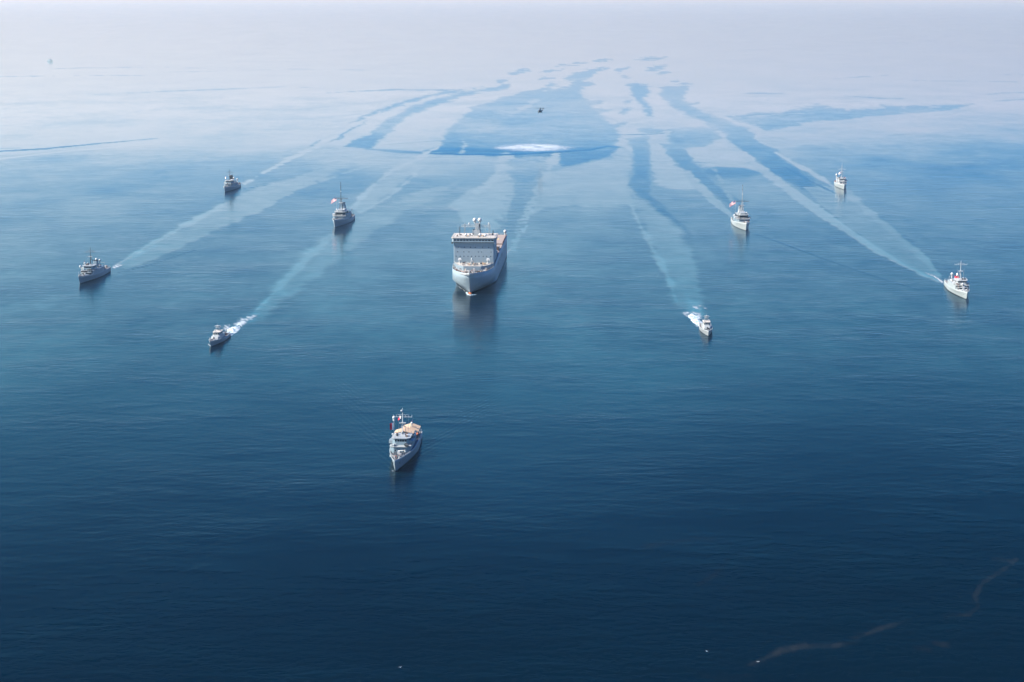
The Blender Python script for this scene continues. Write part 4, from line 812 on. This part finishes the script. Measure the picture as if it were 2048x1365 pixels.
def helicopter():
    r_ = thing('helicopter', 'dark grey helicopter hovering low over a white patch of blown spray', 'helicopter')
    p = ground(1068, 296); r_.location = (ground(1080, 296).x, p.y - 10, 43.5); r_.rotation_euler = (R(2), R(-6), math.radians(-90 - 16))
    # nose towards +X
    m_ = MB(); sec = [(7.6, .5, .5, -.5), (7.0, 1.0, .9, -.3), (5.6, 1.25, 1.35, -.1), (3, 1.35, 1.6, 0), (-2, 1.35, 1.6, 0), (-4, 1.1, 1.2, .3), (-7, .55, .65, .9), (-11, .35, .45, 1.3)]
    prev = None
    for x, ry, rz_, zc in sec:
        cur = [m_.b.verts.new((x, ry * math.cos(2 * math.pi * q / 14), zc + rz_ * math.sin(2 * math.pi * q / 14))) for q in range(14)]
        if prev:
            for q in range(14): m_.b.faces.new((prev[q], prev[(q + 1) % 14], cur[(q + 1) % 14], cur[q])).smooth = True
        else: m_.b.faces.new(cur)
        prev = cur
    m_.b.faces.new(prev); m_.build('fuselage', HELI, r_)
    MB().prism([(2.6, -.75), (3.2, 0), (2.6, .75), (-2.6, .8), (-2.6, -.8)], 1.3, 2.4, [(2.0, -.55), (2.5, 0), (2.0, .55), (-2.4, .6), (-2.4, -.6)]).build('engine_housing', HELI, r_)
    for sg_ in (1, -1): MB().tube((-1.5, sg_ * 1.7, -1.0), (1.5, sg_ * 1.7, -1.0), .55, .5, 10).box(-1.5, 1.5, sg_ * 1.7 - .35, sg_ * 1.7 + .35, -1.3, -.8).build('sponson', HELI, r_); MB().tube((-.8, sg_ * 2.0, -1.4), (-.8, sg_ * 2.0, -2.1), .15).tube((-.8, sg_ * 1.85, -2.2), (-.8, sg_ * 2.15, -2.2), .38, .38, 10).build('wheel', BLACK, r_)
    MB().tube((5.6, 0, -1.2), (5.6, 0, -2.1), .12).tube((5.6, -.12, -2.2), (5.6, .12, -2.2), .3, .3, 10).build('wheel', BLACK, r_)
    MB().prism([(-9.6, -.16), (-12.0, -.1), (-12.0, .1), (-9.6, .16)], 1.2, 4.4, [(-11.6, -.12), (-13.0, -.08), (-13.0, .08), (-11.6, .12)]).box(-12.6, -11.2, -2.6, .2, 3.6, 3.72).build('tail_fin', HELI, r_)
    MB().tube((0, 0, 2.3), (0, 0, 3.3), .3, .25, 8).tube((0, 0, 3.1), (0, 0, 3.5), .7, .6, 10).build('rotor_hub', BLACK, r_)
    for q in range(5):
        a = 2 * math.pi * q / 5 + .33; ca, sa = math.cos(a), math.sin(a); w_ = .38
        pt = lambda rr_, side, z: (rr_ * ca - side * w_ * sa, rr_ * sa + side * w_ * ca, z)
        m_ = MB(); m_.prism([pt(.6, -1, 3.3), pt(9.3, -1, 3.65), pt(9.3, 1, 3.65), pt(.6, 1, 3.3)], 0, 0, [pt(.6, -1, 3.4), pt(9.3, -1, 3.72), pt(9.3, 1, 3.78), pt(.6, 1, 3.46)]); m_.build('rotor_blade', BLACK, r_)
    for q in range(4):
        a = math.pi * q / 2 + .4; m_ = MB(); m_.tube((-12.4, .35, 4.0), (-12.4 + 2 * math.cos(a), .42, 4.0 + 2 * math.sin(a)), .13, .1, 5); m_.build('tail_rotor_blade', BLACK, r_)
    for sg_ in (1, -1): MB().prism([(6.2, sg_ * .95), (7.25, sg_ * .55), (7.25, sg_ * .6), (6.2, sg_ * 1.22)], .15, .75, [(5.8, sg_ * .85), (6.6, sg_ * .5), (6.6, sg_ * .55), (5.8, sg_ * 1.08)]).build('cockpit_window', GLASS, r_)
    return r_

# ------------------------------------------------------------------ the fleet
GROUP = 'naval ships steaming in formation'
landing_ship()
minehunter(dict(style='long', label='grey minehunter with tan awnings and a red flag, leading the fleet in the foreground', bow=(791, 944), az=3.2, seed=100, L=57, B=10.0, upper=GREY, top=LGREY, awning=True,
    mh=10.2, mx=7.5, yard=.66, mast=WHITE, mastball=True, gun=(.35, .94), gunm=WHITE, post=(4.0, -3.3, 14.0), fx=-4.5, fh=2.2, wingh=True, boat=ORANGE,
    flags=[((4.0, -3.5, 13.2), 1.5, 2.6, 'serrated', R(-70), .1), ((7.5, -.3, 16.8), 1.7, 1.0, 'serrated', R(215), .75), ((-27, 0, 7.5), 2.2, 1.3, 'cross', R(170), .3)],
    domes=[(3.0, -4.0, 6.0, .35, 2.2), (-2, -3.6, 6, .3, 2)], gear=[BROWN, DECKR, ORANGE, DGREY, WHITE]))
minehunter(dict(style='step', label='grey minehunter with a raised stern crane, far left of the fleet', bow=(160, 568), az=3.6, seed=200, L=55, B=10.2, hull=BGREY, upper=GREY, top=LGREY, mh=11.5, mx=7.5, mast=DGREY,
    fx=-7.0, fh=3.6, funm=GREY, crane=(6.5, -3.2, 4.2), gun=(1, .2), gunm=WHITE, jack=3.6, boat=DGREY, domes=[(7.0, -2.6, 8.6, .6, .9), (5.5, -1.3, 8.6, .5, .7), (-8.5, .5, 6, .75, 3.8), (-11, 2.0, 6, .65, 3.0), (11, -4.3, 7.3, .7, .6)],
    flags=[((6.5, -3.0, 11.5), 1.2, 1.0, 'cross', R(170), .3)]))
minehunter(dict(style='long', label='small hazy grey minehunter with a black mast foot, farthest ship on the left', bow=(450, 385), az=2.6, seed=300, L=56, B=10, hull=BGREY, upper=GREY, top=LGREY, mh=10.5, mx=6.5, mast=DGREY,
    fx=-2.0, fh=6.2, funm=BLACK, gun=(1, .3), gunm=WHITE, boat=DGREY, crane=(2, 0, 1), domes=[(-8, 1.5, 6, .8, 3.2), (-19, 2.6, 3, .8, 4.0), (9.0, -2.0, 6.0, .5, 2.5)], flags=[((6, -3.2, 12.5), 2.6, 1.6, 'cross', R(200), .4)]))
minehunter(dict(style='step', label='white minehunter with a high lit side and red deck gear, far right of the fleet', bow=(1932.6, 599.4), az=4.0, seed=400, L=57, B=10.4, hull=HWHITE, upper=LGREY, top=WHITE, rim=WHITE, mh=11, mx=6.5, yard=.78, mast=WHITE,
    fx=-5.5, fh=2.8, funm=RED, gun=(.8, -.6), gunm=WHITE, jack=3.8, boat=ORANGE, cranem=WHITE, crane=(3, 0, 2), deck=DECK, domes=[(-17, -1.5, 3, .9, 4.8), (14.0, 0, 5.2, .7, 1.2)],
    gear=[ORANGE, DECKR, WHITE, DGREY], flags=[((1.0, -1.0, 12.0), 2.0, 1.4, 'cross', R(190), .4)]))
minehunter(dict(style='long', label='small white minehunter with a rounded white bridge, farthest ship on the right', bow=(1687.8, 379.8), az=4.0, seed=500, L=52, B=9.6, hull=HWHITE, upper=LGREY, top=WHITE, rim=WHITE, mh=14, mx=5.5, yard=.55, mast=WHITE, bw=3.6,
    fx=-3.0, fh=2.5, gun=(1, 0), gunm=WHITE, boat=DGREY, crane=(2, 0, 1), domes=[(-14, -3.0, 3, 1.1, 6.2)], flags=[((4, -1.6, 14.5), 2.6, 1.6, 'cross', R(200), .5), ((7.5, 1.5, 10.5), 1.8, 1.2, 'serrated', R(120), .4)]))
minesweeper(dict(label='grey minesweeper with its shaded side showing, between landing ship and farthest left ship', bow=(670, 455.5), az=5.5, seed=0, hull=BGREY, sig=LGREY, fun=GREY, mast=DGREY, flagp=(-2, -4.8, 20.0)))
minesweeper(dict(label='minesweeper with its pale sunlit side showing, right of the landing ship', bow=(1491.6, 462), az=.2, seed=7, hull=HWHITE, sig=LGREY, fun=LGREY, mast=LGREY, flagp=(-3, -4.4, 19.6)))  # same class as the grey one; paler paints put sunlight into its colour
patrol_boat(dict(label='dark sided patrol boat with white wash behind, left of the leading ship', bow=(422, 694), az=4.5, seed=61, hull=DGREY if False else BGREY))
patrol_boat(dict(label='pale patrol boat with white wash off its stern, right of the landing ship', bow=(1416.4, 673), az=2.0, seed=71, hull=LGREY))
helicopter()
# a far ship's hazy speck, and gulls over the near water
def far_ship():
    r_ = thing('distant_ship', 'tiny faint ship on the hazy sea at far upper left', 'ship', ground(101, 124), R(-60)); 
    dz, wd = hull(r_, 40, 8, [(0, 3), (1, 5)], 2, mat=GREY, n=12)
    MB().prism(chamf(-10, 4, 3, 1), 3, 6).build('deckhouse', GREY, r_); MB().tube((0, 0, 6), (0, 0, 10), .4, .3).build('mast', DGREY, r_)
far_ship()
def gull(px, py, lab, seed):
    p = ground(px, py, 6.0); r_ = thing('gull', lab, 'bird', p, R(40 * seed), 'white gulls flying over the dark near water'); r_.scale = (.6, .6, .6)
    MB().ball((0, 0, 0), .17, .8, 10, 6).tube((-.45, 0, .02), (.1, 0, 0), .05, .14, 8).tube((.1, 0, 0), (.34, 0, .06), .14, .05, 8).build('body', WHITE, r_)
    for sg_ in (1, -1): MB().prism([(.12, sg_ * .08, .04), (.16, sg_ * .42, .20), (-.05, sg_ * .80, .12), (-.08, sg_ * .42, .16), (-.14, sg_ * .08, .02)], 0, 0, [(.12, sg_ * .08, .07), (.16, sg_ * .42, .23), (-.05, sg_ * .80, .14), (-.08, sg_ * .42, .18), (-.14, sg_ * .08, .04)]).build('wing', WHITE, r_)
gull(1413.5, 1303, 'white gull over dark water, middle one of three near the bottom edge', 1)
gull(1516, 1324, 'white gull at the left end of the brown drifting scum', 2)
gull(800.5, 1335, 'lone white gull low over dark water, left one of three at the bottom', 3)
# churned foam left by the patrol boats: low heaps of froth lying on the sea
def wash(name, lab, pts, seed):
    """pts: (px, py, half width in map pixels, height m)"""
    P = np.array(pts, float); cx_ = [ground(p[0], p[1]) for p in pts]
    seg = [0.0]
    for a, b in zip(cx_[:-1], cx_[1:]): seg.append(seg[-1] + (b - a).length)
    total = seg[-1]; nu, nv = int(total / .45), 60; m_ = MB(); V = {}
    rng = random.Random(seed)
    for i_ in range(nu + 1):
        u = total * i_ / nu; x = float(np.interp(u, seg, [c.x for c in cx_])); y = float(np.interp(u, seg, [c.y for c in cx_]))
        hw = float(np.interp(u, seg, [p[2] * (c.y * math.cos(PITCH) + HCAM * math.sin(PITCH)) / F for p, c in zip(pts, cx_)])); hh = float(np.interp(u, seg, [p[3] for p in pts]))
        k_ = min(range(len(seg) - 1), key=lambda q: abs((seg[q] + seg[q + 1]) / 2 - u)); d = (cx_[k_ + 1] - cx_[k_]).normalized()
        for j_ in range(nv + 1):
            v = j_ / nv * 2 - 1
            wob = 1 + .35 * float(fbm(np.array([u / 5 + seed]), np.array([v * 1.2 + (5 if v > 0 else 0)]), seed, 3)[0])
            X_, Y_ = x - d.y * v * hw * wob, y + d.x * v * hw * wob
            n_ = float(fbm(np.array([X_ / 2.2]), np.array([Y_ / 2.2]), seed + 5, 4)[0]); n3 = float(fbm(np.array([X_ / 5.5]), np.array([Y_ / 9.5]), seed + 9, 3)[0])
            z = hh * (1 - abs(v) ** 1.6) * (.55 + .9 * n_) + .22 * (1 - abs(v) ** 2) - .26 + .75 * n3
            end = min(1, u / 3, (total - u) / 6); V[i_, j_] = m_.b.verts.new((X_, Y_, z * end if z > 0 else z - .1 * (1 - end)))
    for i_ in range(nu):
        for j_ in range(nv):
            q = (V[i_, j_], V[i_ + 1, j_], V[i_ + 1, j_ + 1], V[i_, j_ + 1])
            if max(v.co.z for v in q) > .0: f_ = m_.b.faces.new(q); f_.smooth = True
    bmesh.ops.delete(m_.b, geom=[v for v in m_.b.verts if not v.link_faces], context='VERTS')
    o = m_.build(name, FOAM, None); o['kind'] = 'stuff'; o['label'] = lab
FOAM = bpy.data.materials.new('sea_foam'); FOAM.use_nodes = True; t = NT(FOAM.node_tree); FOAM.node_tree.nodes.clear()
ob_ = t.n('ShaderNodeTexCoord').outputs['Object']
bp_ = t.n('ShaderNodeBump'); t.put(bp_, 'Height', t.noise(ob_, 2.2, 5, .65)); bp_.inputs['Strength'].default_value = .8; bp_.inputs['Distance'].default_value = .35
pf = t.n('ShaderNodeBsdfPrincipled'); t.put(pf, 'Base Color', t.mix(t.m('MULTIPLY', t.m('SUBTRACT', t.noise(ob_, .55, 5, .65), .47), 7.0, clamp=True), (.36, .40, .42, 1), (.06, .16, .21, 1)))
pf.inputs['Roughness'].default_value = .7; t.put(pf, 'Normal', bp_.outputs[0]); fo_ = t.n('ShaderNodeOutputMaterial'); t.put(fo_, 'Surface', pf.outputs[0])
wash('wash_foam', 'white churned wash behind the left patrol boat', [(455, 673, 6, .7), (462, 666, 11, 1.0), (469, 659, 14, .9), (475, 652, 12, .6), (480, 646, 5, .3)], 11)
wash('wash_foam', 'white churned wash behind the right patrol boat', [(1407, 657, 6, .7), (1399, 648, 10, 1.0), (1391, 640, 12, .8), (1385, 632, 10, .6), (1381, 626, 4, .3)], 12)
wash('bow_wave', 'thin white bow wave under the landing ship', [(931, 586, 1, .2), (936, 589.5, 2.2, .8), (940, 591, 2.2, .8), (948, 590, 1.8, .6), (954, 589, .6, .2)], 13)
